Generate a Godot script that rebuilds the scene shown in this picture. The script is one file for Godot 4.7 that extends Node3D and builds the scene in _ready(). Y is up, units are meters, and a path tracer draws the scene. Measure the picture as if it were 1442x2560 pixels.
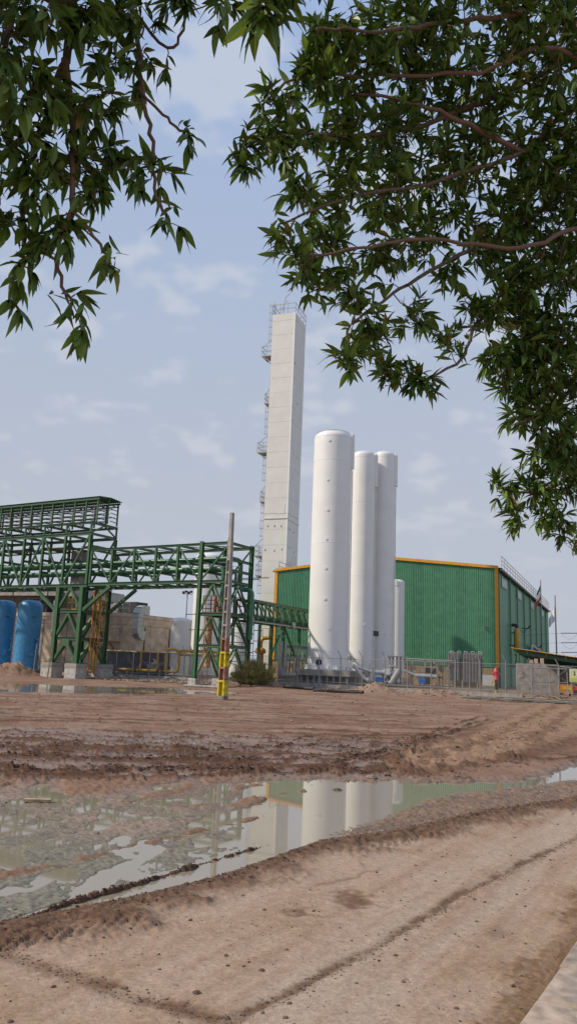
extends Node3D
# A muddy yard in front of an air-gas plant: cold box, white tanks, green pipe racks and hall, seen from under two trees.

var M := {}
var used := {}
var rng := RandomNumberGenerator.new()

class MB:
	var v := PackedVector3Array()
	var n := PackedVector3Array()
	var ix := PackedInt32Array()
	func quad(a: Vector3, b: Vector3, c: Vector3, d: Vector3):
		var m := (b - a).cross(c - a)
		if m.length_squared() < 1e-14: m = (c - a).cross(d - a)
		m = m.normalized()
		var k := v.size()
		v.append_array([a, b, c, d]); n.append_array([m, m, m, m])
		ix.append_array([k, k + 2, k + 1, k, k + 3, k + 2])
	func tri(a: Vector3, b: Vector3, c: Vector3):
		var m := (b - a).cross(c - a).normalized()
		var k := v.size()
		v.append_array([a, b, c]); n.append_array([m, m, m])
		ix.append_array([k, k + 2, k + 1])
	func hexa(p: Array):   # p: 4 lower corners counterclockwise seen from above, then 4 upper
		quad(p[3], p[2], p[1], p[0]); quad(p[4], p[5], p[6], p[7])
		for i in 4:
			var j := (i + 1) % 4
			quad(p[i], p[j], p[j + 4], p[i + 4])
	func box(c: Vector3, s: Vector3, b := Basis()):
		var h := s * 0.5
		var p := []
		for y in [-h.y, h.y]:
			for q in [Vector2(-h.x, h.z), Vector2(h.x, h.z), Vector2(h.x, -h.z), Vector2(-h.x, -h.z)]:
				p.append(c + b * Vector3(q.x, y, q.y))
		hexa(p)
	func cbox(c: Vector3, s: Vector3, e: float, b := Basis()):   # top edges chamfered
		var h := s * 0.5
		var r := []
		for k in [[-h.y, 0.0], [h.y - e, 0.0], [h.y, e]]:
			for q in [Vector2(-1, 1), Vector2(1, 1), Vector2(1, -1), Vector2(-1, -1)]:
				r.append(c + b * Vector3(q.x * (h.x - k[1]), k[0], q.y * (h.z - k[1])))
		quad(r[3], r[2], r[1], r[0]); quad(r[8], r[9], r[10], r[11])
		for l in 2:
			for i in 4:
				var j := (i + 1) % 4
				quad(r[l * 4 + i], r[l * 4 + j], r[l * 4 + 4 + j], r[l * 4 + 4 + i])
	func aim(a: Vector3, b: Vector3, up := Vector3.UP) -> Basis:
		var z := (b - a).normalized()
		if absf(z.dot(up)) > 0.98: up = Vector3.RIGHT if absf(z.x) < 0.9 else Vector3.BACK
		var x := up.cross(z).normalized()
		return Basis(x, z.cross(x), z)
	func bar(a: Vector3, b: Vector3, w: float, h: float, up := Vector3.UP):
		box((a + b) * 0.5, Vector3(w, h, a.distance_to(b)), aim(a, b, up))
	func ibeam(a: Vector3, b: Vector3, w: float, h: float, up := Vector3.UP, t := 0.02):
		var q := aim(a, b, up)
		var l := a.distance_to(b)
		var c := (a + b) * 0.5
		box(c + q.y * (h - t) * 0.5, Vector3(w, t, l), q)
		box(c - q.y * (h - t) * 0.5, Vector3(w, t, l), q)
		box(c, Vector3(t, h - 2.0 * t, l), q)
	func tube(p: Array, r0: float, r1: float, seg := 8, caps := true):
		var q := aim(p[0], p[1])
		var k0 := v.size()
		var m := p.size()
		for i in m:
			var dir: Vector3 = (p[mini(i + 1, m - 1)] - p[maxi(i - 1, 0)]).normalized()
			var x := (q.x - dir * q.x.dot(dir)).normalized()
			var y := dir.cross(x)
			q = Basis(x, y, dir)
			var r := lerpf(r0, r1, float(i) / (m - 1))
			for s in seg + 1:
				var d := x * cos(TAU * s / seg) + y * sin(TAU * s / seg)
				v.append(p[i] + d * r); n.append(d)
		for i in m - 1:
			for s in seg:
				var a := k0 + i * (seg + 1) + s
				var b := a + seg + 1
				ix.append_array([a, b, a + 1, a + 1, b, b + 1])
		if caps:
			for e in 2:
				var i0 := k0 + (m - 1) * (seg + 1) * e
				var kc := v.size()
				var nn: Vector3 = (p[1] - p[0]).normalized() * -1.0 if e == 0 else (p[m - 1] - p[m - 2]).normalized()
				v.append(p[(m - 1) * e]); n.append(nn)
				for s in seg + 1:
					v.append(v[i0 + s]); n.append(nn)
				for s in seg:
					if e == 0: ix.append_array([kc, kc + 1 + s, kc + 2 + s])
					else: ix.append_array([kc, kc + 2 + s, kc + 1 + s])
	func lathe(prof: Array, seg: int, c := Vector3.ZERO):   # prof: Vector2(r, y) from below up, smooth where profile angle is small
		for i in prof.size() - 1:
			var a: Vector2 = prof[i]
			var b: Vector2 = prof[i + 1]
			var d := (b - a).normalized()
			var na := Vector2(d.y, -d.x)
			var nb := na
			if i > 0:
				var e: Vector2 = (a - prof[i - 1]).normalized()
				if e.dot(d) > 0.75: na = (na + Vector2(e.y, -e.x)).normalized()
			if i < prof.size() - 2:
				var e2: Vector2 = (prof[i + 2] - b).normalized()
				if e2.dot(d) > 0.75: nb = (nb + Vector2(e2.y, -e2.x)).normalized()
			var k := v.size()
			for s in seg + 1:
				var cs := cos(TAU * s / seg)
				var sn := sin(TAU * s / seg)
				v.append(c + Vector3(a.x * cs, a.y, a.x * sn)); n.append(Vector3(na.x * cs, na.y, na.x * sn))
				v.append(c + Vector3(b.x * cs, b.y, b.x * sn)); n.append(Vector3(nb.x * cs, nb.y, nb.x * sn))
			for s in seg:
				var o := k + s * 2
				ix.append_array([o, o + 2, o + 1, o + 1, o + 2, o + 3])
	func mesh() -> ArrayMesh:
		var am := ArrayMesh.new()
		var ar := []
		ar.resize(Mesh.ARRAY_MAX)
		ar[Mesh.ARRAY_VERTEX] = v; ar[Mesh.ARRAY_NORMAL] = n; ar[Mesh.ARRAY_INDEX] = ix
		am.add_surface_from_arrays(Mesh.PRIMITIVE_TRIANGLES, ar)
		return am

func numbered(s: String) -> String:
	used[s] = used.get(s, 0) + 1
	return s if used[s] == 1 else "%s_%03d" % [s, used[s] - 1]

func tag(o: Node, label: String, cat := "", group := ""):
	o.set_meta("label", label)
	if cat: o.set_meta("category", cat)
	if group: o.set_meta("group", group)
	return o

func struct_tag(o: Node, label := ""):
	o.set_meta("kind", "structure")
	if label: o.set_meta("label", label)
	return o

func thing(called: String, label: String, cat: String, pos := Vector3.ZERO, turn := 0.0, group := "") -> Node3D:
	var o := Node3D.new()
	o.name = numbered(called)
	add_child(o)
	o.position = pos
	o.rotation.y = turn
	tag(o, label, cat, group)
	return o

func put(called: String, mesh: Mesh, mat: Material, parent: Node = self, pos := Vector3.ZERO) -> MeshInstance3D:
	var o := MeshInstance3D.new()
	o.mesh = mesh
	o.material_override = mat
	o.position = pos
	if parent == self:
		o.name = numbered(called)
		add_child(o)
	else:
		o.name = called
		parent.add_child(o, true)
	return o

func pbox(called, parent, mat, c: Vector3, s: Vector3, b := Basis()):
	var m := MB.new(); m.box(c, s, b)
	return put(called, m.mesh(), mat, parent)
func pbar(called, parent, mat, a: Vector3, b: Vector3, w: float, h: float, up := Vector3.UP):
	var m := MB.new(); m.bar(a, b, w, h, up)
	return put(called, m.mesh(), mat, parent)
func pbeam(called, parent, mat, a: Vector3, b: Vector3, w: float, h: float, up := Vector3.UP):
	var m := MB.new(); m.ibeam(a, b, w, h, up)
	return put(called, m.mesh(), mat, parent)
func ptube(called, parent, mat, p: Array, r: float, seg := 10, r1 := -1.0):
	var m := MB.new(); m.tube(p, r, r if r1 < 0 else r1, seg)
	return put(called, m.mesh(), mat, parent)

func bend(p: Array, r: float, k := 5) -> Array:   # rounds the corners of a pipe run
	var out := [p[0]]
	for i in range(1, p.size() - 1):
		var a: Vector3 = p[i] + (p[i - 1] - p[i]).normalized() * r
		var c: Vector3 = p[i] + (p[i + 1] - p[i]).normalized() * r
		for j in k + 1:
			var t := float(j) / k
			out.append(a.lerp(p[i], t).lerp(p[i].lerp(c, t), t))
	out.append(p[p.size() - 1])
	return out

func noise(seed_: int, freq: float, oct := 3, type := FastNoiseLite.TYPE_SIMPLEX_SMOOTH) -> FastNoiseLite:
	var f := FastNoiseLite.new()
	f.seed = seed_; f.frequency = freq; f.noise_type = type; f.fractal_octaves = oct
	return f

func tex(seed_: int, freq: float, oct: int, lo: Color, hi: Color, size := 512, gamma := 1.0) -> ImageTexture:
	var src := noise(seed_, freq, oct).get_seamless_image(size, size)
	var d := src.get_data()
	var step := d.size() / (size * size)
	var out := PackedByteArray()
	out.resize(size * size * 3)
	for i in size * size:
		var t := pow(d[i * step] / 255.0, gamma)
		var c := lo.lerp(hi, t)
		out[i * 3] = int(c.r * 255.0); out[i * 3 + 1] = int(c.g * 255.0); out[i * 3 + 2] = int(c.b * 255.0)
	return ImageTexture.create_from_image(Image.create_from_data(size, size, false, Image.FORMAT_RGB8, out))

func grey(seed_, freq, oct, lo: float, hi: float, size := 512, gamma := 1.0):
	return tex(seed_, freq, oct, Color(lo, lo, lo), Color(hi, hi, hi), size, gamma)

func mat(r: float, g: float, b: float, rough := 0.6, metal := 0.0, t: Texture2D = null, sc := 0.5) -> StandardMaterial3D:
	var m := StandardMaterial3D.new()
	m.albedo_color = Color(r, g, b).linear_to_srgb()
	m.roughness = rough
	m.metallic = metal
	if t:
		m.albedo_texture = t
		m.uv1_triplanar = true
		m.uv1_world_triplanar = true
		m.uv1_scale = Vector3(sc, sc, sc)
	return m

func build_materials():
	var wear = grey(11, 0.012, 5, 0.80, 1.0)
	var fine = grey(12, 0.03, 4, 0.86, 1.0)
	var stain = grey(13, 0.008, 6, 0.62, 1.0, 512, 0.7)
	M.wear = wear; M.fine = fine; M.stain = stain
	M.white = mat(0.80, 0.79, 0.77, 0.42, 0.0, grey(14, 0.01, 5, 0.955, 1.0), 0.12)
	M.cream = mat(0.70, 0.68, 0.63, 0.5, 0.0, grey(15, 0.012, 5, 0.94, 1.0), 0.1)
	M.green = mat(0.062, 0.150, 0.066, 0.42, 0.0, wear, 0.4)
	M.greenpipe = mat(0.055, 0.20, 0.105, 0.35, 0.0, wear, 0.4)
	M.clad = mat(0.100, 0.300, 0.168, 0.45, 0.0, fine, 0.1)
	M.clad2 = mat(0.106, 0.308, 0.175, 0.47, 0.0, wear, 0.2)
	M.clad3 = mat(0.096, 0.290, 0.164, 0.44, 0.0, wear, 0.25)
	M.cladside = M.clad
	M.amber = mat(0.78, 0.36, 0.03, 0.45, 0.0, wear, 0.5)
	M.yellow = mat(0.68, 0.40, 0.045, 0.45, 0.0, wear, 0.6)
	M.orange = mat(0.66, 0.25, 0.03, 0.5, 0.0, wear, 0.6)
	M.paintyellow = mat(0.80, 0.62, 0.02, 0.55, 0.0, stain, 0.8)
	M.brick = mat(0.42, 0.21, 0.15, 0.8, 0.0, stain, 0.8)
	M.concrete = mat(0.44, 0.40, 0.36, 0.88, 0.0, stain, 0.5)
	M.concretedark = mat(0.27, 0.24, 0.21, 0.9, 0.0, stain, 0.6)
	M.concretepale = mat(0.60, 0.57, 0.53, 0.88, 0.0, stain, 0.6)
	M.galv = mat(0.42, 0.41, 0.39, 0.42, 0.55, wear, 0.8)
	M.greypaint = mat(0.36, 0.35, 0.34, 0.5, 0.0, wear, 0.6)
	M.silver = mat(0.60, 0.60, 0.60, 0.42, 0.45, wear, 0.5)
	M.vapor = mat(0.46, 0.45, 0.45, 0.45, 0.3, wear, 0.8)
	M.dark = mat(0.03, 0.03, 0.032, 0.6)
	M.black = mat(0.012, 0.012, 0.013, 0.8)
	M.rubber = mat(0.035, 0.028, 0.025, 0.6, 0.0, stain, 0.6)
	M.rust = mat(0.20, 0.085, 0.04, 0.8, 0.0, stain, 0.7)
	M.blue = mat(0.06, 0.30, 0.58, 0.42, 0.0, wear, 0.35)
	M.motorblue = mat(0.02, 0.14, 0.45, 0.4)
	M.container = mat(0.085, 0.10, 0.15, 0.6, 0.0, stain, 0.5)
	M.beige = mat(0.76, 0.60, 0.46, 0.85, 0.0, stain, 0.25)
	M.tanbrick = mat(0.40, 0.27, 0.14, 0.85, 0.0, stain, 0.7)
	M.red = mat(0.60, 0.025, 0.03, 0.4)
	M.signpaper = mat(0.72, 0.74, 0.45, 0.6)
	M.signgreen = mat(0.50, 0.58, 0.12, 0.6)
	M.glass = mat(0.26, 0.28, 0.27, 0.2)
	M.cloth = mat(0.80, 0.80, 0.80, 0.9)
	M.clothgreen = mat(0.05, 0.20, 0.10, 0.9)
	M.clothred = mat(0.55, 0.10, 0.06, 0.9)
	M.louvre = mat(0.20, 0.22, 0.19, 0.5)
	M.roofgrey = mat(0.50, 0.48, 0.45, 0.6, 0.0, stain, 0.3)
	M.timber = mat(0.50, 0.36, 0.22, 0.8, 0.0, stain, 0.9)
	M.bark = mat(0.30, 0.20, 0.13, 0.9, 0.0, grey(16, 0.03, 5, 0.45, 1.0), 3.0)
	M.twig = mat(0.20, 0.11, 0.075, 0.8)

# ---------------------------------------------------------------- sky
func build_sky():
	var w := 1536
	var h := 768
	var im := Image.create(w, h, false, Image.FORMAT_RGBF)
	var cl := noise(51, 1.5, 5)
	var wisp := noise(52, 5.0, 4)
	var big := noise(53, 0.7, 2)
	for j in h:
		var el := PI * (0.5 - (j + 0.5) / h)
		var t := clampf(el / (PI * 0.5), 0.0, 1.0)
		var base := Color(0.470, 0.508, 0.583).lerp(Color(0.318, 0.437, 0.672), smoothstep(0.02, 0.60, t))
		var ce := cos(el)
		var se := sin(el)
		for i in w:
			var c := base
			if el > 0.0:
				var az := TAU * (i + 0.5) / w
				# cloud sheet seen on a plane overhead
				var d := Vector3(ce * cos(az), se, ce * sin(az))
				var s := 1.0 / (se + 0.25)
				var px := d.x * s * 2.6
				var pz := d.z * s * 2.6
				var q := cl.get_noise_2d(px, pz) + 0.5 * wisp.get_noise_2d(px * 1.3, pz * 0.8) + 0.35 * big.get_noise_2d(px, pz)
				var k := smoothstep(0.10, 0.58, q) * 0.55 * smoothstep(0.02, 0.16, t)
				c = base.lerp(Color(0.60, 0.63, 0.69), k)
			im.set_pixel(i, j, c)
	var sk := Sky.new()
	var pm := PanoramaSkyMaterial.new()
	pm.panorama = ImageTexture.create_from_image(im)
	sk.sky_material = pm
	return sk

func _ready():
	rng.seed = 7
	var cam := Camera3D.new()
	cam.name = "camera"
	cam.fov = 67.21
	cam.near = 0.05
	cam.far = 2500.0
	cam.position = Vector3(0, 1.65, 0)
	cam.rotation = Vector3(deg_to_rad(11.16), 0, deg_to_rad(2.2))
	add_child(cam)
	cam.current = true
	var we := WorldEnvironment.new()
	we.name = "world_environment"
	var env := Environment.new()
	env.background_mode = Environment.BG_SKY
	env.sky = build_sky()
	env.tonemap_mode = Environment.TONE_MAPPER_LINEAR
	env.tonemap_exposure = 1.05
	env.sdfgi_enabled = true
	env.ssao_enabled = true
	env.ssil_enabled = true
	we.environment = env
	add_child(we)
	var sun := DirectionalLight3D.new()
	sun.name = "sun"
	sun.light_energy = 1.15
	sun.light_color = Color(1.0, 0.95, 0.87)
	sun.light_angular_distance = 2.5
	sun.shadow_enabled = true
	add_child(sun)
	sun.look_at_from_position(Vector3(-0.751, 0.643, 0.153) * 50.0, Vector3.ZERO)
	build_materials()
	build_ground()
	build_pavement()
	build_hall()
	build_cold_box()
	build_tanks()
	build_rack()
	build_left_plant()
	build_fence()
	build_skids()
	build_right_side()
	build_yard()
	build_trees()

# ---------------------------------------------------------------- ground
const WL := -0.035
var LUT := {}

func line(name_: String, pts: Array):   # z as a function of x, sampled every 5 cm from x = -30 to 30
	var a := PackedFloat32Array()
	a.resize(1201)
	var k := 0
	for i in 1201:
		var x := -30.0 + i * 0.05
		while k < pts.size() - 2 and x > pts[k + 1].x: k += 1
		var p: Vector2 = pts[k]
		var q: Vector2 = pts[k + 1]
		a[i] = p.y + (q.y - p.y) * (x - p.x) / (q.x - p.x)
	LUT[name_] = a

var nA: FastNoiseLite; var nB: FastNoiseLite; var nC: FastNoiseLite; var nD: FastNoiseLite; var nE: FastNoiseLite; var nF: FastNoiseLite
var g_col := Color()
var g_wet := 0.0

func ground_at(x: float, z: float) -> float:
	var xi := clampf((x + 30.0) * 20.0, 0.0, 1199.0)
	var i := int(xi)
	var fr := xi - i
	var a := nA.get_noise_2d(x, z)          # about 3 m
	var b := nB.get_noise_2d(x, z)          # about 0.5 m
	var c := nC.get_noise_2d(x, z)          # about 8 cm
	var f := nF.get_noise_2d(x, z)          # about 3 cm
	var col := Color(0.44, 0.32, 0.235)
	var h := 0.0
	var wet := 0.0
	var zb: float = lerpf(LUT.berm[i], LUT.berm[i + 1], fr) + 0.10 * b
	var s := (zb - z) * 0.72                # > 0 beyond the berm
	var far := smoothstep(16.0, 30.0, -z)
	if s < 0.0:
		# the dusty road
		h = 0.010 * a + 0.005 * b + 0.0012 * c + 0.0012 * f
		col = col.lerp(Color(0.37, 0.245, 0.165), clampf(b * 0.9 + 0.20 + 0.3 * c, 0.0, 0.6))
		col = col.lerp(Color(0.50, 0.385, 0.30), clampf(0.15 + a * 0.8 + c * 0.35, 0.0, 0.55))
		var damp := 0.0
		if z > -10.0:
			var w1: float = absf(z - lerpf(LUT.t1[i], LUT.t1[i + 1], fr) + 0.06 * b + 0.05 * c)
			if x < -0.10: damp = smoothstep(0.12, 0.0, w1) * (0.75 + 0.7 * b + 0.5 * c)
			var w2: float = absf(z - lerpf(LUT.t2[i], LUT.t2[i + 1], fr) + 0.07 * b + 0.05 * c) * 0.6
			if x > -0.35: damp = maxf(damp, smoothstep(0.065, 0.0, w2) * (0.8 + 0.9 * b + 0.6 * c))
			damp = maxf(damp, smoothstep(0.20, 0.0, Vector2(x - 0.57, (z + 5.99) * 0.6).length() + 0.08 * b + 0.09 * c) * 0.8)
			damp = maxf(damp, smoothstep(0.16, 0.0, Vector2(x - 0.18, (z + 5.67) * 0.8).length() + 0.08 * b + 0.09 * c) * 0.7)
			damp = maxf(damp, smoothstep(0.16, 0.02, Vector2(x - 1.47, (z + 5.41) * 0.75).length() + 0.02 * b) * 0.35)
			damp = maxf(damp, smoothstep(0.05, 0.0, absf(x - 0.62 - (z + 6.6) * 0.9 * -1.0 + 0.12 * b) ) * 0.55 * smoothstep(0.45, 0.2, absf(z + 6.6)))
			h -= 0.008 * damp
		var kd: float = (x - (1.10 + (-3.82 - z) * 0.608)) * 0.854      # distance past the kerb line
		if kd > -0.55:
			var kk := smoothstep(-0.36, -0.12, kd + 0.16 * b + 0.12 * c)
			col = col.lerp(Color(0.17, 0.10, 0.052), kk * (0.75 + 0.3 * c))
			h += kk * (0.010 + 0.010 * absf(c) + 0.006 * b + 0.008 * f)
		# dust worn into faint lanes along the driving direction
		var al := x * 0.52 - z * 0.854
		var st := nE.get_noise_2d(al * 0.22, kd * 3.4) + 0.5 * nE.get_noise_2d(al * 0.5 + 20.0, kd * 9.0)
		col = col.lerp(Color(0.50, 0.405, 0.325), clampf(smoothstep(0.55, 0.1, absf(kd + 0.95)) * 0.45 + st * 0.55, 0.0, 0.6))
		col = col.lerp(Color(0.345, 0.235, 0.165), clampf(-st * 0.75 - 0.05, 0.0, 0.5))
		h -= 0.004 * st
		col = col.lerp(Color(0.165, 0.095, 0.058), clampf(damp, 0.0, 0.85))
		# the road's edge goes soft and dark
		var e := smoothstep(-0.62, -0.18, s + 0.24 * b + 0.18 * c)
		col = col.lerp(Color(0.115, 0.066, 0.044).lerp(Color(0.20, 0.122, 0.085), clampf(0.5 + c, 0.0, 1.0)), e * 0.95)
		h += e * (0.022 + 0.030 * b + 0.012 * c + 0.012 * f)
		# tyre tread pressed into the soft edge
		var td := smoothstep(0.17, 0.10, absf(s + 0.30)) * smoothstep(-0.05, 0.25, nE.get_noise_2d(al * 0.5, 3.0) + 0.15)
		if td > 0.0:
			var tl := x * 0.72 - z * 0.69
			var lug := smoothstep(-0.3, 0.3, sin(tl * 62.0 + 14.0 * absf(s + 0.30) / 0.17))
			h += td * (0.012 * lug - 0.010)
			col = col.lerp(Color(0.15, 0.09, 0.062), td * (1.0 - lug) * 0.5)
		wet = e * 0.35
	else:
		var zf: float = lerpf(LUT.shore[i], LUT.shore[i + 1], fr) + 0.35 * b + 0.12 * c
		var q := z - zf                     # > 0: on the puddle's side of the far shore
		if q > 0.0:
			var e := smoothstep(0.30, 0.06, s + 0.10 * c)
			col = Color(0.27, 0.20, 0.145).lerp(Color(0.125, 0.073, 0.050), e)
			wet = 0.8
			h = -0.085 + 0.02 * a
			# the berm's inner slope
			h = lerpf(h, 0.018 + 0.030 * b + 0.012 * c + 0.012 * f, smoothstep(0.22, 0.0, s + 0.06 * c))
			# gravelly shelf to the right
			var shelf := smoothstep(0.85, 0.1, s - 0.75 * smoothstep(0.4, 2.2, x)) * smoothstep(-0.3, 0.9, x)
			h = maxf(h, lerpf(h, WL + 0.016 + 0.024 * b + 0.020 * c + 0.012 * f, shelf))
			if shelf > 0.3 and h > WL + 0.006: wet = 0.4
			col = col.lerp(Color(0.20, 0.130, 0.094).lerp(Color(0.29, 0.21, 0.16), clampf(0.5 + b + c, 0.0, 1.0)), shelf * 0.85)
			# scum flats on the left: a thin crust at the water's level, broken by openings
			var th: float = lerpf(LUT.thin[i], LUT.thin[i + 1], fr) + 0.05 * b
			var past := (th - z) * 0.7
			if x < 1.0:
				var flat := smoothstep(0.05, -0.55, x + 0.45 * b + 0.25 * a + 0.25 * smoothstep(-9.5, -6.0, z)) * smoothstep(0.02, 0.12, past)
				if flat > 0.0:
					var cr := nD.get_noise_2d(x * 1.9, z * 0.85)
					var open := nE.get_noise_2d(x * 2.1 + 3.0, z * 0.85) + 0.15 * smoothstep(-7.2, -9.5, z) - 0.12
					var fl := WL + 0.0040 + 0.0065 * cr + 0.004 * c + 0.003 * f + 0.006 * b - 0.035 * smoothstep(0.02, 0.30, open) + 0.010 * a
					h = lerpf(h, fl, flat)
					var gr := Color(0.225, 0.19, 0.128).lerp(Color(0.30, 0.215, 0.155), clampf(0.5 + 1.3 * a + 0.7 * b, 0.0, 1.0))
					gr = gr.lerp(Color(0.235, 0.225, 0.165), smoothstep(-8.6, -6.6, z + 0.5 * b) * 0.8)
					gr = gr * (0.90 + 0.45 * cr + 0.35 * f)
					col = col.lerp(gr, flat)
					col = col.lerp(Color(0.28, 0.175, 0.122), flat * smoothstep(-9.0, -10.6, z + 0.9 * a + 0.5 * b) * 0.85)
					wet = lerpf(wet, 0.62, flat)
				# narrow ridge of mud and a low reddish one
				var r1 := smoothstep(0.080, 0.0, absf(past + 0.03 * c) + 0.025 * f) * smoothstep(0.25, -0.35, x + 0.4 * b)
				h = maxf(h, WL - 0.05 + r1 * (0.078 + 0.04 * b + 0.02 * c + 0.015 * f))
				col = col.lerp(Color(0.135, 0.080, 0.056), clampf(r1 * 1.6, 0.0, 1.0))
				if r1 > 0.2: wet = 0.3
				var r2 := smoothstep(0.17, 0.02, absf(z - lerpf(LUT.low[i], LUT.low[i + 1], fr) + 0.20 * b + 0.06 * c) * 0.7) * smoothstep(0.1, -0.4, x) * clampf(0.6 + 1.2 * b, 0.0, 1.0)
				h = maxf(h, WL - 0.03 + r2 * (0.055 + 0.02 * c + 0.01 * f))
				col = col.lerp(Color(0.27, 0.17, 0.12), clampf(r2 * 1.3, 0.0, 1.0))
				if r2 > 0.3: wet = 0.3
			# shore
			var sh := smoothstep(0.55, 0.0, q + 0.2 * b)
			h = maxf(h, lerpf(h, WL + 0.03 + 0.05 * b + 0.03 * c, sh))
			col = col.lerp(Color(0.24, 0.145, 0.098), sh * 0.8)
			# tongues of mud that reach in from the ruts
			if x < 1.3 and z < -8.8:
				var tg := smoothstep(0.0, 0.38, nE.get_noise_2d(x * 1.1 + 0.35 * z, z * 0.55)) * smoothstep(-8.8, -10.4, z) * smoothstep(1.3, 0.4, x)
				h = maxf(h, lerpf(h, WL + 0.032 + 0.03 * c + 0.02 * b, tg))
				col = col.lerp(Color(0.27, 0.17, 0.12), tg * 0.85)
				if tg > 0.35: wet = 0.3
		else:
			# the rutted mud beyond
			h = 0.012 + 0.035 * a + 0.020 * b + 0.006 * c + 0.004 * f
			col = Color(0.255, 0.155, 0.108).lerp(Color(0.35, 0.245, 0.182), clampf(0.5 + 1.2 * a + 0.5 * b, 0.0, 1.0))
			col = col.lerp(Color(0.21, 0.123, 0.083), clampf(b * 1.3 - 0.05 + 0.5 * c, 0.0, 0.8) * (1.0 - 0.5 * far))
			wet = 0.30
			var strip := smoothstep(-20.0, -17.0, z) * smoothstep(4.2, 2.2, x)
			if strip > 0.0:
				h = lerpf(h, WL + 0.012 + 0.03 * a + 0.022 * b + 0.008 * c, strip)
				col = col.lerp(Color(0.285, 0.195, 0.148), strip * 0.7)
				wet = lerpf(wet, 0.7, strip)
			# ridges thrown up by wheels, lumpy along their length
			var rr := 0.0
			var wob := 0.12 * b + 0.16 * a
			for nm in RIDGES:
				var A: PackedFloat32Array = LUT[nm[0]]
				var dz: float = absf(z - lerpf(A[i], A[i + 1], fr) + wob + nm[3])
				if dz < 0.7:
					rr = maxf(rr, smoothstep(nm[1], 0.01, dz + 0.03 * c) * clampf(nm[2] + 1.1 * nE.get_noise_2d(x * 0.8, z * 0.4 + 9.0), 0.0, 1.15))
			rr *= smoothstep(2.8, 1.6, x) if z > -15.5 else smoothstep(9.0, 6.0, x)
			h += rr * (0.055 + 0.03 * b + 0.012 * c + 0.018 * f)
			var cl := smoothstep(0.25, 0.55, c + 0.6 * b) * strip * 0.8       # loose clods
			h += cl * (0.03 + 0.03 * f)
			col = col.lerp(Color(0.085, 0.046, 0.030).lerp(Color(0.145, 0.082, 0.056), clampf(0.5 + 0.9 * f + 0.4 * b, 0.0, 1.0)), clampf(rr * 3.0 + cl, 0.0, 1.0))
			if rr > 0.12 or cl > 0.3: wet = 0.3
			# many shallow wheel tracks across the flat
			if z > -46.0:
				var tr := nE.get_noise_2d(x * 0.09, z * 1.1 + x * 0.14) + 0.22 * b + 0.12 * c
				var tk := smoothstep(0.10 + 0.10 * far, 0.30 + 0.08 * far, tr) * (1.0 - smoothstep(-28.0, -46.0, z) * 0.7) * smoothstep(8.0, 4.5, x)
				h += tk * 0.018
				col = col.lerp(Color(0.130, 0.072, 0.047), tk * 0.85)
				if tk > 0.4: wet = 0.3
			# the raised sandy track on the right
			var mc: float = lerpf(LUT.mound[i], LUT.mound[i + 1], fr)
			var md := absf(z - mc) if x > 1.8 else 9.0
			var mw := 1.0 + 0.42 * maxf(x - 2.0, 0.0)
			if x > 1.6 and x < 18.0 and md < mw * 2.0:
				var mm := smoothstep(mw * 1.6, mw * 0.55, md + 0.5 * b + 0.25 * c) * smoothstep(1.6, 2.6, x + 0.2 * b)
				h += mm * (0.055 + 0.03 * b + 0.008 * c)
				col = col.lerp(Color(0.345, 0.225, 0.150), mm)
				var tv := sin((x * 0.55 + z) * 9.0 + 2.0 * b) * smoothstep(0.0, 0.4, mm) * smoothstep(-20.0, -14.0, z)
				h += mm * 0.012 * tv
				var lane := smoothstep(0.1, 0.7, sin((z - mc) * 2.4 + x * 0.6 + 2.5 * b + 1.5 * a)) * mm
				col = col.lerp(Color(0.185, 0.11, 0.072), lane * 0.75)
				var edge := smoothstep(0.12, 0.45, mm) * smoothstep(0.95, 0.5, mm)
				h += edge * 0.05 * (b + 0.8 * c + 0.6 * f + 0.3) * smoothstep(-22.0, -15.0, z)
				col = col.lerp(Color(0.15, 0.085, 0.055), edge * 0.85 * smoothstep(-30.0, -15.0, z))
				wet = 0.25
			# far puddle and the small one on the left
			if z < -20.0:
				var pd := Vector2((x + 12.5 - 0.25 * (z + 41.0)) / 10.5, (z + 41.0 + 0.40 * (x + 12.0)) / 6.3).length() + 0.10 * a + 0.03 * b
				var ps := smoothstep(1.08, 0.86, pd)
				h = lerpf(h, WL - 0.06, ps)
				col = col.lerp(Color(0.28, 0.19, 0.14), ps)
				var p2 := Vector2((x + 9.2) / 2.2, (z + 23.5) / 0.85).length() + 0.15 * b
				h = lerpf(h, WL - 0.05, smoothstep(1.15, 0.85, p2))
				# ground climbs to the plant's level; heaps of spoil
				var fv: float = (x - 0.40) * 0.438 - (z + 55.5) * 0.899      # metres behind the fence line
				h += smoothstep(-3.2, -0.2, fv) * (0.10 + 0.05 * b + 0.05 * c)
				h += smoothstep(-0.1, 0.3, fv) * 0.20
				if fv > -3.5: col = col.lerp(Color(0.36, 0.26, 0.195), smoothstep(-3.5, -1.0, fv) * 0.6)
				h += 0.95 * exp(-(pow((x + 20.2) / 1.5, 2.0) + pow((z + 59.5) / 1.6, 2.0))) * (1.0 + 0.35 * b + 0.15 * c)
				h += 0.55 * exp(-(pow((x + 22.8) / 1.2, 2.0) + pow((z + 58.5) / 1.3, 2.0))) * (1.0 + 0.35 * b)
				h += 0.50 * exp(-(pow((x - 6.1) / 1.2, 2.0) + pow((z + 51.6) / 0.8, 2.0))) * (1.0 + 0.45 * b + 0.3 * c)
				h += 0.32 * exp(-(pow((x - 9.6) / 1.6, 2.0) + pow((z + 50.0) / 0.8, 2.0))) * (1.0 + 0.45 * b + 0.3 * c)
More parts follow.
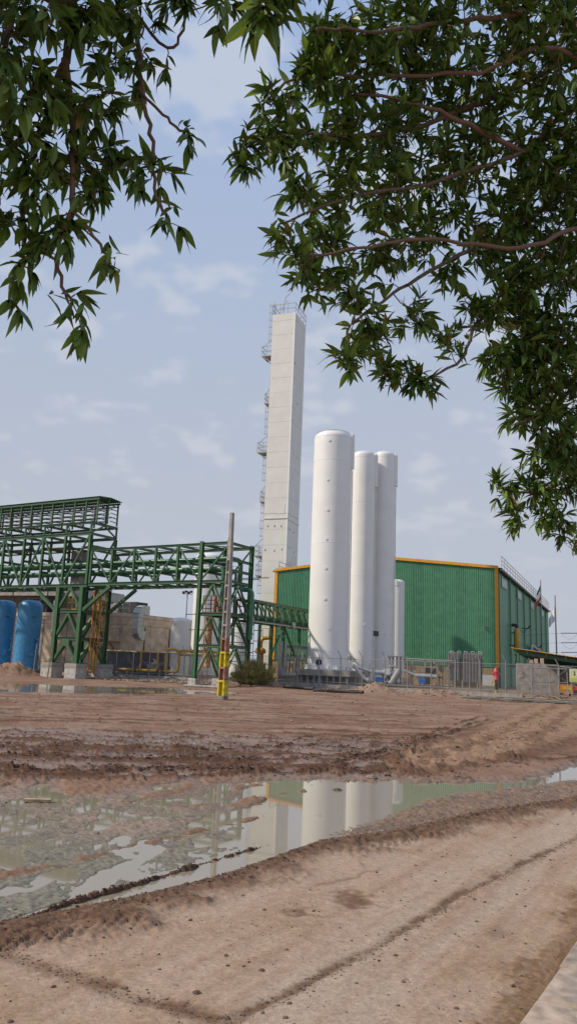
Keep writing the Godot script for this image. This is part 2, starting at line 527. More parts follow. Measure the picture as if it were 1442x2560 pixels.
				h += 0.25 * exp(-(pow((x + 1.6) / 2.6, 2.0) + pow((z + 53.0) / 1.0, 2.0))) * (1.0 + 0.4 * b)
				if fv > 1.0: h = lerpf(h, 0.30, smoothstep(1.0, 2.0, fv))
	col = col * Color(1.34, 1.345, 1.36) * (1.0 + 0.16 * c + 0.12 * f)
	if h < WL + 0.012: col = col.lerp(col * Color(0.72, 0.72, 0.72), smoothstep(WL + 0.012, WL - 0.002, h))   # soaked soil
	col.a = 1.0
	g_col = col
	g_wet = wet
	return h

const RIDGES := [["r6", 0.22, 0.7, 0.0], ["r6", 0.18, 0.6, 1.1], ["r6", 0.14, 0.5, -0.9], ["r1", 0.10, 0.55, -0.30], ["r1", 0.09, 0.45, 0.75], ["r2", 0.09, 0.5, 0.45], ["r3", 0.11, 0.5, -0.5], ["r3", 0.09, 0.45, 0.95], ["r5", 0.12, 0.5, -0.8], ["r4", 0.12, 0.5, 0.9], ["r1", 0.24, 0.85, 0.0], ["r1", 0.13, 0.35, 0.42], ["r2", 0.22, 0.75, 0.0], ["r2", 0.12, 0.35, -0.5], ["r3", 0.20, 0.70, 0.0], ["r3", 0.14, 0.30, 0.55], ["r4", 0.30, 0.65, 0.0], ["r5", 0.18, 0.45, 0.0], ["r5", 0.16, 0.25, 0.7]]

func speckle(size: int) -> ImageTexture:   # sandy grain: fine grit over soft blotches
	var s1 := noise(21, 0.22, 3).get_seamless_image(size, size).get_data()
	var s2 := noise(23, 0.035, 3).get_seamless_image(size, size).get_data()
	var r := RandomNumberGenerator.new(); r.seed = 99
	var out := PackedByteArray()
	out.resize(size * size * 3)
	for i in size * size:
		var g := s1[i] / 255.0
		var v := 0.68 + 0.24 * g + 0.16 * (s2[i] / 255.0 - 0.5) + r.randf_range(-0.08, 0.08)
		if g < 0.20: v *= 0.78
		if g > 0.84: v *= 1.12
		v = clampf(v, 0.0, 1.0)
		out[i * 3] = int(v * 255.0); out[i * 3 + 1] = int(v * 0.985 * 255.0); out[i * 3 + 2] = int(v * 0.97 * 255.0)
	return ImageTexture.create_from_image(Image.create_from_data(size, size, false, Image.FORMAT_RGB8, out))

func build_ground():
	nA = noise(1, 0.33, 3); nB = noise(2, 1.7, 3); nC = noise(3, 9.0, 3); nD = noise(4, 4.2, 4); nE = noise(5, 1.0, 3); nF = noise(6, 24.0, 2)
	nD.fractal_type = FastNoiseLite.FRACTAL_RIDGED
	line("berm", [Vector2(-30, 14), Vector2(-2.6, -3.9), Vector2(-1.72, -5.15), Vector2(-1.05, -5.72), Vector2(-0.40, -6.45), Vector2(0.42, -7.78), Vector2(1.30, -8.45), Vector2(2.46, -9.72), Vector2(4.2, -11.15), Vector2(8.0, -14.6), Vector2(30, -36)])
	line("t1", [Vector2(-3.0, -5.55), Vector2(-1.53, -4.75), Vector2(-0.82, -4.32), Vector2(-0.33, -4.05), Vector2(0.4, -3.6)])
	line("t2", [Vector2(-0.6, -3.5), Vector2(-0.14, -4.04), Vector2(0.16, -4.41), Vector2(0.60, -5.03), Vector2(1.39, -6.19), Vector2(2.82, -8.12), Vector2(6, -12.2)])
	line("thin", [Vector2(-4.0, -1.5), Vector2(-1.67, -5.28), Vector2(-1.41, -5.78), Vector2(-1.03, -6.30), Vector2(-0.63, -6.93), Vector2(-0.25, -7.5), Vector2(0.6, -8.6)])
	line("low", [Vector2(-3.5, -4.6), Vector2(-1.75, -6.75), Vector2(-1.13, -7.75), Vector2(-0.35, -8.8), Vector2(0.4, -9.6)])
	line("shore", [Vector2(-30, -11.0), Vector2(-4.0, -10.9), Vector2(-2.3, -11.2), Vector2(-0.4, -12.0), Vector2(0.6, -12.5), Vector2(1.3, -12.3), Vector2(1.9, -12.4), Vector2(2.9, -12.5), Vector2(4.2, -13.4), Vector2(6.2, -16.3), Vector2(9, -19.5), Vector2(30, -40)])
	line("r1", [Vector2(-30, -10.2), Vector2(-3.86, -11.75), Vector2(-1.2, -12.42), Vector2(0.4, -12.75), Vector2(1.26, -13.1), Vector2(3, -13.9)])
	line("r2", [Vector2(-30, -12.2), Vector2(-4.5, -13.1), Vector2(-1.4, -13.95), Vector2(1.5, -14.6), Vector2(4, -15.4)])
	line("r3", [Vector2(-30, -12.6), Vector2(-5.0, -14.5), Vector2(-2.0, -15.3), Vector2(1.57, -16.9), Vector2(4, -18)])
	line("r4", [Vector2(-30, -8), Vector2(1.0, -14.2), Vector2(2.4, -16.8), Vector2(4.6, -21.5), Vector2(9, -30)])
	line("r5", [Vector2(-30, -14.5), Vector2(-6.0, -16.6), Vector2(-1.0, -17.6), Vector2(3.0, -19.2), Vector2(6, -20)])
	line("r6", [Vector2(-30, 10), Vector2(0.9, -13.3), Vector2(2.2, -15.6), Vector2(3.6, -19.0), Vector2(6.0, -25.0), Vector2(10.0, -34.0), Vector2(30, -70)])
	line("mound", [Vector2(-30, 0), Vector2(1.9, -13.6), Vector2(3.0, -15.4), Vector2(4.6, -17.6), Vector2(6.4, -21.5), Vector2(9, -27), Vector2(16, -42.0), Vector2(30, -60)])
	var rows := PackedFloat32Array()
	var z := 40.0
	while z > -3000.0:
		rows.append(z)
		var d := -z
		if d < 2.4: z -= clampf((2.4 - d) * 0.15, 0.05, 3.0)
		elif d < 62.0: z -= clampf(d * d * 0.00072, 0.014, 0.22)
		else: z -= clampf((d - 62.0) * 0.12, 0.4, 200.0)
	var cols := PackedFloat32Array()
	var half := []
	var u := 0.0
	while u < 60.0:
		half.append(u)
		u += 0.0048 if u < 0.98 else clampf((u - 0.98) * 0.25, 0.012, 8.0)
	for i in range(half.size() - 1, 0, -1): cols.append(-half[i])
	for x in half: cols.append(x)
	var nr := rows.size()
	var nc := cols.size()
	var v := PackedVector3Array(); v.resize(nr * nc)
	var nn := PackedVector3Array(); nn.resize(nr * nc)
	var cc := PackedColorArray(); cc.resize(nr * nc)
	var ww := PackedFloat32Array(); ww.resize(nr * nc)
	for j in nr:
		var zz := rows[j]
		var hw := 0.46 * maxf(-zz, 3.0) + 0.7
		for i in nc:
			var x := cols[i] * hw
			var h := 0.0
			if zz < 8.0 and zz > -90.0 and absf(x) < 70.0: h = ground_at(x, zz)
			else:
				g_col = Color(0.40, 0.295, 0.215); g_wet = 0.0
				var fv: float = (x - 0.40) * 0.438 - (zz + 55.5) * 0.899
				h = 0.0 if zz >= 0.0 else 0.30 * smoothstep(-1.0, 1.0, fv)
			var k := j * nc + i
			v[k] = Vector3(x, h, zz); cc[k] = g_col; ww[k] = g_wet
	for j in nr:
		for i in nc:
			var k := j * nc + i
			var dx := v[j * nc + mini(i + 1, nc - 1)] - v[j * nc + maxi(i - 1, 0)]
			var dz := v[mini(j + 1, nr - 1) * nc + i] - v[maxi(j - 1, 0) * nc + i]
			nn[k] = dx.cross(dz).normalized()
			if nn[k].y < 0.0: nn[k] = -nn[k]
	var ia := PackedInt32Array()
	var ib := PackedInt32Array()
	for j in nr - 1:
		for i in nc - 1:
			var a := j * nc + i
			var b := a + nc
			if ww[a] > 0.5: ib.append_array([a, b, a + 1, a + 1, b, b + 1])
			else: ia.append_array([a, b, a + 1, a + 1, b, b + 1])
	# winding: rows run towards -z, columns towards +x; clockwise seen from above
	var am := ArrayMesh.new()
	for ids in [ia, ib]:
		var ar := []
		ar.resize(Mesh.ARRAY_MAX)
		ar[Mesh.ARRAY_VERTEX] = v; ar[Mesh.ARRAY_NORMAL] = nn; ar[Mesh.ARRAY_COLOR] = cc; ar[Mesh.ARRAY_INDEX] = ids
		am.add_surface_from_arrays(Mesh.PRIMITIVE_TRIANGLES, ar)
	var grain = speckle(1024)
	var bump = grey(22, 0.13, 4, 0.0, 1.0, 1024)
	for k in 2:
		var m := mat(1, 1, 1, 0.97 if k == 0 else 0.5, 0.0, grain, 0.8)
		m.metallic_specular = 0.2 if k == 0 else 0.4
		m.vertex_color_use_as_albedo = true
		m.heightmap_enabled = true
		m.heightmap_texture = bump
		m.heightmap_scale = 0.30 if k == 0 else 0.2
		am.surface_set_material(k, m)
	var o := MeshInstance3D.new()
	o.name = "ground"
	o.mesh = am
	add_child(o)
	struct_tag(o, "rutted brown mud and dusty road in front of the plant")
	# water: one murky sheet for each puddle, at the same level
	var wm := mat(0.27, 0.225, 0.16, 0.03)
	wm.metallic_specular = 0.6
	for p in [["puddle", Vector3(1.0, WL, -11.0), Vector2(13.0, 16.0), "murky puddle beside the dusty road that mirrors tanks and hall"], ["puddle", Vector3(-11.5, WL, -40.5), Vector2(26.0, 25.0), "brown puddle at the foot of the pipe rack"], ["puddle", Vector3(-9.5, WL, -23.5), Vector2(8.0, 5.0), "small puddle at the left edge beyond the ruts"]]:
		var mb := MB.new()
		var hx: float = p[2].x * 0.5
		var hz: float = p[2].y * 0.5
		mb.quad(Vector3(-hx, 0, hz), Vector3(hx, 0, hz), Vector3(hx, 0, -hz), Vector3(-hx, 0, -hz))
		struct_tag(put(p[0], mb.mesh(), wm, self, p[1]), p[3])

func build_pavement():
	# kerb stones and paving, running away to the right; the camera stands on the paved side
	var dirk := Vector3(0.520, 0, -0.854)
	var across := Vector3(0.854, 0, 0.520)
	var k0 := Vector3(1.10, 0, -3.82)
	var kerb := Node3D.new(); kerb.name = "kerb"; add_child(kerb); struct_tag(kerb, "row of pale kerb stones along the road's edge")
	var pave := Node3D.new(); pave.name = "pavement"; add_child(pave); struct_tag(pave, "pavement of worn square tiles beside the kerb")
	var bs := Basis(across, Vector3.UP, -dirk)
	var r := RandomNumberGenerator.new(); r.seed = 5
	var ms := []
	for t in 4: ms.append(mat(0.50 + 0.03 * t, 0.385 + 0.025 * t, 0.30 + 0.02 * t, 0.9, 0.0, M.stain, 1.8))
	var ks := []
	for t in 3:
		var m := MB.new(); m.cbox(Vector3.ZERO, Vector3(0.240, 0.34, 0.478), 0.016); ks.append(m.mesh())
	var pt := []
	for t in 3:
		var m := MB.new(); m.cbox(Vector3.ZERO, Vector3(0.29, 0.08, 0.29), 0.006); pt.append(m.mesh())
	for i in range(-8, 12):
		var c := k0 + dirk * (i * 0.5 + 0.12) + across * (0.125 + r.randf_range(-0.006, 0.006)) + Vector3(0, -0.06 + r.randf_range(-0.006, 0.006), 0)
		var o := put("kerb_stone", ks[i % 3 if i >= 0 else 0], ms[r.randi() % 4], kerb, c)
		o.basis = bs * Basis(Vector3.UP, r.randf_range(-0.012, 0.012))
	for i in range(-13, 20):
		for j in 6:
			var c := k0 + dirk * (i * 0.30 + 0.07) + across * (0.406 + j * 0.302) + Vector3(0, 0.062 + r.randf_range(-0.006, 0.005), 0)
			var o := put("paving_tile", pt[0], ms[r.randi() % 4], pave, c)
			o.basis = bs * Basis(Vector3.UP, r.randf_range(-0.015, 0.015)) * Basis(Vector3(1, 0, 0), r.randf_range(-0.01, 0.01))
	var bed := MB.new()
	bed.box(k0 + dirk * 1.2 + across * 2.2 + Vector3(0, -0.10, 0), Vector3(3.9, 0.26, 13.0), bs)
	put("bedding_sand", bed.mesh(), mat(0.26, 0.19, 0.13, 0.95, 0.0, M.stain, 2.0), pave)
	# small stones, clods and twigs scattered over road and mud: too many to count
	var sm := []
	for t in 3:
		var m := MB.new()
		var ring := []
		for q in [[-0.25, 0.75], [0.25, 1.0], [0.62, 0.55]]:
			for e in 6:
				var a: float = TAU * e / 6 + q[0] + t
				ring.append(Vector3(cos(a) * q[1] * r.randf_range(0.7, 1.15), q[0] * r.randf_range(0.7, 1.2), sin(a) * q[1] * r.randf_range(0.6, 1.1)))
		for l in 2:
			for e in 6:
				var e1 := (e + 1) % 6
				m.quad(ring[l * 6 + e1], ring[l * 6 + e], ring[l * 6 + 6 + e], ring[l * 6 + 6 + e1])
		for e in 6: m.tri(ring[12 + (e + 1) % 6], ring[12 + e], Vector3(0.0, 0.72, 0.0))
		sm.append(m.mesh())
	M.stones = sm
	var pm := mat(1, 1, 1, 0.95, 0.0, M.stain, 6.0)
	pm.vertex_color_use_as_albedo = true
	M.pebble = pm
	var xf := []
	for k in 11000:
		var zz := -lerpf(2.9, 12.0, pow(r.randf(), 1.5))
		var xx := r.randf_range(-1.0, 1.0) * (0.46 * -zz + 0.6)
		var h := ground_at(xx, zz)
		if h < WL + 0.004: continue
		if nE.get_noise_2d(xx * 1.5 + 40.0, zz * 1.5) < r.randf_range(-0.45, 0.35): continue
		var sz := 0.0026 * pow(r.randf(), -0.42)
		sz = minf(sz, 0.016)
		xf.append([Transform3D(Basis(Vector3.UP, r.randf() * TAU).scaled(Vector3(sz, sz * 0.85, sz)), Vector3(xx, h, zz)), Color(0.30, 0.20, 0.14).lerp(Color(0.15, 0.09, 0.06), r.randf())])
	for k in 2600:
		var zz := -r.randf_range(11.0, 50.0)
		var xx := r.randf_range(-1.0, 1.0) * 0.46 * -zz
		var h := ground_at(xx, zz)
		if h < WL + 0.004: continue
		var sz := 0.010 * pow(r.randf(), -0.40) * (1.0 + -zz * 0.02)
		sz = minf(sz, 0.075)
		xf.append([Transform3D(Basis(Vector3.UP, r.randf() * TAU).scaled(Vector3(sz, sz * 0.8, sz)), Vector3(xx, h, zz)), Color(0.40, 0.29, 0.22).lerp(Color(0.20, 0.125, 0.088), r.randf())])
	# clods crumbled off the ridges, the berm and the damp wheel lines
	for q in [["r1", 1500, -7.0, 1.4, 0.16, 0.006, 0.032], ["r2", 1200, -8.0, 1.8, 0.17, 0.006, 0.032], ["r3", 900, -9.0, 3.0, 0.20, 0.008, 0.036], ["r4", 400, 1.0, 5.0, 0.25, 0.008, 0.04], ["r5", 300, -9.0, 4.0, 0.20, 0.01, 0.036],
			["thin", 420, -1.75, 0.1, 0.035, 0.003, 0.014], ["berm", 3200, -2.3, 5.0, 0.17, 0.003, 0.013], ["t1", 500, -2.0, -0.1, 0.05, 0.003, 0.009], ["t2", 900, -0.25, 3.0, 0.06, 0.003, 0.010], ["mound", 600, 2.0, 9.0, 1.1, 0.008, 0.035]]:
		for k in q[1]:
			var xx := r.randf_range(q[2], q[3])
			var zz: float = LUT[q[0]][int((xx + 30.0) * 20.0)] + r.randfn() * q[4]
			if q[0] == "r1" or q[0] == "r2" or q[0] == "r3" or q[0] == "r5":
				zz -= 0.12 * nB.get_noise_2d(xx, zz) + 0.16 * nA.get_noise_2d(xx, zz)
			var h := ground_at(xx, zz)
			if h < WL - 0.012: continue
			var sz: float = lerpf(q[5], q[6], pow(r.randf(), 2.5))
			xf.append([Transform3D(Basis.from_euler(Vector3(r.randf_range(-0.5, 0.5), r.randf() * TAU, r.randf_range(-0.5, 0.5))).scaled(Vector3(sz * r.randf_range(0.8, 1.6), sz * 0.8, sz)), Vector3(xx, h, zz)), (g_col * 0.85).lerp(Color(0.12, 0.07, 0.047), r.randf_range(0.2, 0.9))])
	scatter("pebbles", xf, sm[0], pm, self, "loose clods and pebbles strewn over road and mud")
	# single stones that stand out
	for q in [[-0.37, -4.29, 0.024, "dark clod on the dusty road near the bottom edge", 0], [1.42, -12.35, 0.10, "rounded pale stone standing in the puddle's far edge", 1], [-0.05, -4.62, 0.018, "small brown clod lying right of the larger clod on the road", 0], [0.82, -11.2, 0.07, "lump of mud sticking out of the puddle before the tanks' reflection", 0], [-0.22, -6.95, 0.035, "dark lump of mud in the narrow strip of water", 0]]:
		var m := MeshInstance3D.new()
		m.mesh = sm[1]
		m.material_override = mat(0.36, 0.25, 0.18, 0.9, 0.0, M.stain, 4.0) if q[4] == 1 else mat(0.17, 0.105, 0.075, 0.9, 0.0, M.stain, 4.0)
		m.name = numbered("stone")
		add_child(m)
		m.position = Vector3(q[0], maxf(ground_at(q[0], q[1]), WL - 0.01), q[1])
		m.scale = Vector3(q[2], q[2] * 0.8, q[2])
		tag(m, q[3], "stone")

func scatter(called: String, xf: Array, mesh: Mesh, m: Material, parent: Node, label := ""):
	var mm := MultiMesh.new()
	mm.transform_format = MultiMesh.TRANSFORM_3D
	mm.use_colors = true
	mm.mesh = mesh
	mm.instance_count = xf.size()
	for i in xf.size():
		mm.set_instance_transform(i, xf[i][0])
		mm.set_instance_color(i, xf[i][1])
	var o := MultiMeshInstance3D.new()
	o.multimesh = mm
	o.material_override = m
	o.name = called
	o.set_meta("kind", "stuff")
	if label: o.set_meta("label", label)
	parent.add_child(o, true)
	return o

# ---------------------------------------------------------------- green hall
func build_hall():
	var t := thing("factory_hall", "large green corrugated hall with amber trim behind the white tanks", "building", Vector3(18.81, 0, -68.2), deg_to_rad(-23.5))
	var W := 21.65
	var L := 49.5
	var E := 10.78
	var PK := 11.88
	var base := 2.03
	# gable sheet: trapezoid ribs
	var m := MB.new()
	var p := 0.166
	var x := -W
	var top := func(u: float) -> float: return lerpf(PK, E, absf(u + W * 0.5) / (W * 0.5))
	var ribs := 0
	while x < -0.01:
		var xs := [x, x + p * 0.38, x + p * 0.52, x + p * 0.86, x + p]
		var zs := [0.0, 0.0, 0.045, 0.045, 0.0]
		for i in 4:
			var a := minf(xs[i], 0.0)
			var b := minf(xs[i + 1], 0.0)
			if b - a < 0.001: continue
			m.quad(Vector3(a, base, zs[i]), Vector3(b, base, zs[i + 1]), Vector3(b, top.call(b), zs[i + 1]), Vector3(a, top.call(a), zs[i]))
		x += p
		ribs += 1
		if ribs % 6 == 0:   # one sheet is six ribs wide; each hangs a hair differently
			put("cladding_sheet", m.mesh(), [M.clad, M.clad2, M.clad, M.clad3][(ribs / 6 * 5) % 4], t, Vector3(0, 0, 0.004 * ((ribs / 6) % 3)))
			m = MB.new()
	if m.v.size() > 0: put("cladding_sheet", m.mesh(), M.clad, t)
	# base wall of tan block, one course each
	for r in 8:
		var y0 := 0.28 + r * 0.213
		var bm := MB.new()
		bm.box(Vector3(-W * 0.5, y0 + 0.103, -0.09 - 0.004 * (r % 2)), Vector3(W - 0.1, 0.200, 0.16))
		put("block_course", bm.mesh(), M.tanbrick, t)
	pbox("base_wall", t, M.concretedark, Vector3(-W * 0.5, 1.1, -0.20), Vector3(W - 0.12, 1.78, 0.18))
	# long dark side, seen on the right
	m = MB.new()
	var z := 0.0
	while z < L - 0.01:
		var zs2 := [z, z + 0.62, z + 0.66, z + 0.74, z + 0.78]
		var xo := [0.0, 0.0, 0.022, 0.022, 0.0]
		for i in 4:
			m.quad(Vector3(xo[i], 0.3, -zs2[i]), Vector3(xo[i + 1], 0.3, -zs2[i + 1]), Vector3(xo[i + 1], E, -zs2[i + 1]), Vector3(xo[i], E, -zs2[i]))
		z += 0.78
	put("side_cladding", m.mesh(), M.cladside, t)
	m = MB.new()
	m.quad(Vector3(-W, 0.3, -L), Vector3(-W, 0.3, 0), Vector3(-W, E, 0), Vector3(-W, E, -L))
	m.quad(Vector3(0, 0.3, -L), Vector3(-W, 0.3, -L), Vector3(-W, E, -L), Vector3(0, E, -L))
	m.tri(Vector3(0, E, -L), Vector3(-W, E, -L), Vector3(-W * 0.5, PK, -L))
	put("rear_cladding", m.mesh(), M.cladside, t)
	for s in 2:
		m = MB.new()
		var x0 := -W * 0.5
		var x1: float = 0.35 if s == 0 else -W - 0.35
		var ye := E - 0.03
		var a := [Vector3(x0, PK + 0.05, 0.1), Vector3(x1, ye, 0.1), Vector3(x1, ye, -L), Vector3(x0, PK + 0.05, -L)]
		if s == 1: a.reverse()
		m.quad(a[0], a[1], a[2], a[3])
		for i in 4: a[i] -= Vector3(0, 0.08, 0)
		m.quad(a[3], a[2], a[1], a[0])
		put("roof", m.mesh(), M.roofgrey, t)
		pbar("roof_trim", t, M.amber, Vector3(x0, PK + 0.02, 0.16), Vector3(0.05 if s == 0 else -W - 0.05, E + 0.02, 0.16), 0.10, 0.26)
	for xx in [-0.12, -W + 0.12]:
		pbox("corner_trim", t, M.amber, Vector3(xx, (base + E) * 0.5 - 0.05, 0.075), Vector3(0.30, E - base - 0.1, 0.07))
	pbox("corner_trim", t, M.dark, Vector3(0.05, E * 0.5, -0.09), Vector3(0.06, E - 0.5, 0.16))
	pbox("gutter", t, M.greypaint, Vector3(0.30, E - 0.16, -L * 0.5), Vector3(0.22, 0.16, L))
	for i in 30:
		pbox("gutter_bracket", t, M.dark, Vector3(0.14, E - 0.36, -0.9 - i * 1.6), Vector3(0.26, 0.12, 0.10))
	for d in [6.9, 12.5, 18.5, 24.8, 31.2, 37.7, 44.5]:
		ptube("downpipe", t, M.cladside, [Vector3(0.13, 0.3, -d), Vector3(0.13, E - 0.25, -d)], 0.075, 8)
	for d in [3.5, 14.7, 27.5, 40.2]:
		var fr = pbox("louvre_window", t, M.cladside, Vector3(0.035, 9.72, -d), Vector3(0.05, 0.95, 3.6))
		for k in 5:
			pbox("pane", fr, M.glass, Vector3(0.075, 9.72, -d + 1.36 - k * 0.68), Vector3(0.03, 0.72, 0.5))
	# railing along the eaves
	var rail := []
	for i in 26:
		var zz := -0.3 - i * 1.92
		pbar("railing_post", t, M.roofgrey, Vector3(0.28, E - 0.03, zz), Vector3(0.28, E + 1.05, zz), 0.045, 0.045)
	for h in [0.35, 0.7, 1.05]:
		pbar("railing_rail", t, M.roofgrey, Vector3(0.28, E + h, -0.3), Vector3(0.28, E + h, -48.8), 0.04, 0.04)
	for xx in [-W + 0.15]:
		for k in 3:
			pbar("railing_post", t, M.greypaint, Vector3(xx, E, -0.4 - k * 1.6), Vector3(xx, E + 0.95, -0.4 - k * 1.6), 0.05, 0.05)
		for h in [0.5, 0.95]:
			pbar("railing_rail", t, M.greypaint, Vector3(xx, E + h, -0.4), Vector3(xx, E + h, -3.6), 0.05, 0.05)
	# lamp on the gable, standing out on an arm
	var lamp := thing("wall_lamp", "green floodlight on an arm at the right end of the gable", "lamp", t.transform * Vector3(-0.9, 5.25, 0.05), deg_to_rad(-23.5))
	ptube("arm", lamp, M.cladside, [Vector3(0, -0.1, -0.03), Vector3(0, -0.1, 0.5)], 0.03, 6)
	pbox("housing", lamp, M.cladside, Vector3(0, 0.12, 0.55), Vector3(0.34, 0.34, 0.16), Basis(Vector3.RIGHT, 0.25))
	pbox("lens", lamp, M.glass, Vector3(0, 0.10, 0.64), Vector3(0.26, 0.24, 0.03), Basis(Vector3.RIGHT, 0.25))
	lamp = thing("wall_lamp", "small floodlight low on the green gable beside the fin tubes", "lamp", t.transform * Vector3(-5.6, 2.2, 0.05), deg_to_rad(-23.5))
	ptube("arm", lamp, M.cladside, [Vector3(0, 0, -0.03), Vector3(0, 0, 0.25)], 0.03, 6)
	pbox("housing", lamp, M.dark, Vector3(0, 0.05, 0.32), Vector3(0.32, 0.3, 0.12))
	pbox("lens", lamp, M.glass, Vector3(0.0, 0.06, 0.39), Vector3(0.2, 0.2, 0.02))
	# yellow silencer on the side wall
	var s := thing("exhaust_silencer", "yellow exhaust silencer with grey elbow on the hall's dark side", "pipe", t.transform * Vector3(0.66, 0, -7.2), deg_to_rad(-23.5))
	m = MB.new(); m.lathe([Vector2(0.0, 3.35), Vector2(0.14, 3.35), Vector2(0.30, 3.75), Vector2(0.30, 5.55), Vector2(0.15, 5.85), Vector2(0.0, 5.86)], 20)
	put("silencer_body", m.mesh(), M.yellow, s)
	ptube("silencer_top", s, M.dark, bend([Vector3(0, 5.8, 0), Vector3(0, 6.15, 0), Vector3(-0.55, 6.15, 0)], 0.18), 0.15, 12)
	ptube("elbow", s, M.greypaint, bend([Vector3(0, 3.35, 0), Vector3(0, 2.45, 0), Vector3(-0.55, 2.2, 0)], 0.4), 0.17, 12)
	m = MB.new(); m.lathe([Vector2(0.15, 3.30), Vector2(0.27, 3.30), Vector2(0.27, 3.38), Vector2(0.15, 3.38)], 20)
	put("flange", m.mesh(), M.dark, s)
	for y in [4.2, 5.4]: pbox("wall_bracket", s, M.dark, Vector3(-0.35, y, 0), Vector3(0.62, 0.08, 0.5))
	# brackets and a vent pipe further along the wall
	for q in [[17.2, 6.4, "upper"], [29.5, 4.8, "lower"]]:
		var b := thing("wall_bracket_lamp", "dark %s lamp bracket on the hall's right side wall" % q[2], "lamp", t.transform * Vector3(0.02, q[1], -q[0]), deg_to_rad(-23.5))
		pbox("arm", b, M.dark, Vector3(0.35, 0, 0), Vector3(0.7, 0.08, 0.08))
		pbox("brace", b, M.dark, Vector3(0.3, -0.25, 0.0), Vector3(0.06, 0.7, 0.06), Basis(Vector3.BACK, -0.8))
		pbox("housing", b, M.dark, Vector3(0.72, 0.14, 0), Vector3(0.1, 0.42, 0.5), Basis(Vector3.BACK, -0.5))
	var vp := thing("vent_pipe", "silver vent pipe bending along the hall wall above the canopy", "pipe", t.transform * Vector3(0.45, 0, -21.5), deg_to_rad(-23.5))
	ptube("pipe_run", vp, M.galv, bend([Vector3(0, 2.4, 0), Vector3(0, 4.75, 0), Vector3(0.35, 4.1, -9.5)], 0.7), 0.20, 12)
	pbox("pipe_support", vp, M.dark, Vector3(0.1, 3.2, -4.5), Vector3(0.1, 2.0, 0.1))

# ---------------------------------------------------------------- ladders, railings
func ladder(parent: Node, a: Vector3, up: float, side: Vector3, out: Vector3, cage := true, m: Material = null):
	if m == null: m = M.galv
	for s in [-0.22, 0.22]:
		pbar("ladder_stile", parent, m, a + side * s, a + side * s + Vector3(0, up, 0), 0.05, 0.03, out)
	var k := 0.25
	var rb := MB.new()
	while k < up:
		rb.bar(a + side * -0.22 + Vector3(0, k, 0), a + side * 0.22 + Vector3(0, k, 0), 0.028, 0.028)
		k += 0.3
	put("ladder_rungs", rb.mesh(), m, parent)
	if cage:
		var y := 2.3
		while y < up:
			var pts := []
			for i in 9: pts.append(a + Vector3(0, y, 0) + side * (0.34 * cos(PI * i / 8.0)) + out * (0.7 * sin(PI * i / 8.0)))
			ptube("cage_hoop", parent, m, pts, 0.022, 4)
			y += 0.9
		if up > 3.2:
			for i in [2, 4, 6]:
				var o := side * (0.34 * cos(PI * i / 8.0)) + out * (0.7 * sin(PI * i / 8.0))
				pbar("cage_strap", parent, m, a + o + Vector3(0, 2.3, 0), a + o + Vector3(0, up, 0), 0.03, 0.015, out)

func railing(parent: Node, pts: Array, m: Material, h := 1.1, step := 1.2, t := 0.045):
	for i in pts.size() - 1:
		var a: Vector3 = pts[i]
		var b: Vector3 = pts[i + 1]
		var n := maxi(1, int(round(a.distance_to(b) / step)))
		for k in n + (1 if i == pts.size() - 2 else 0):
			var c := a.lerp(b, float(k) / n)
			pbar("railing_post", parent, m, c, c + Vector3(0, h, 0), t, t)
		for y in [h * 0.5, h]:
			pbar("railing_rail", parent, m, a + Vector3(0, y, 0), b + Vector3(0, y, 0), t, t)

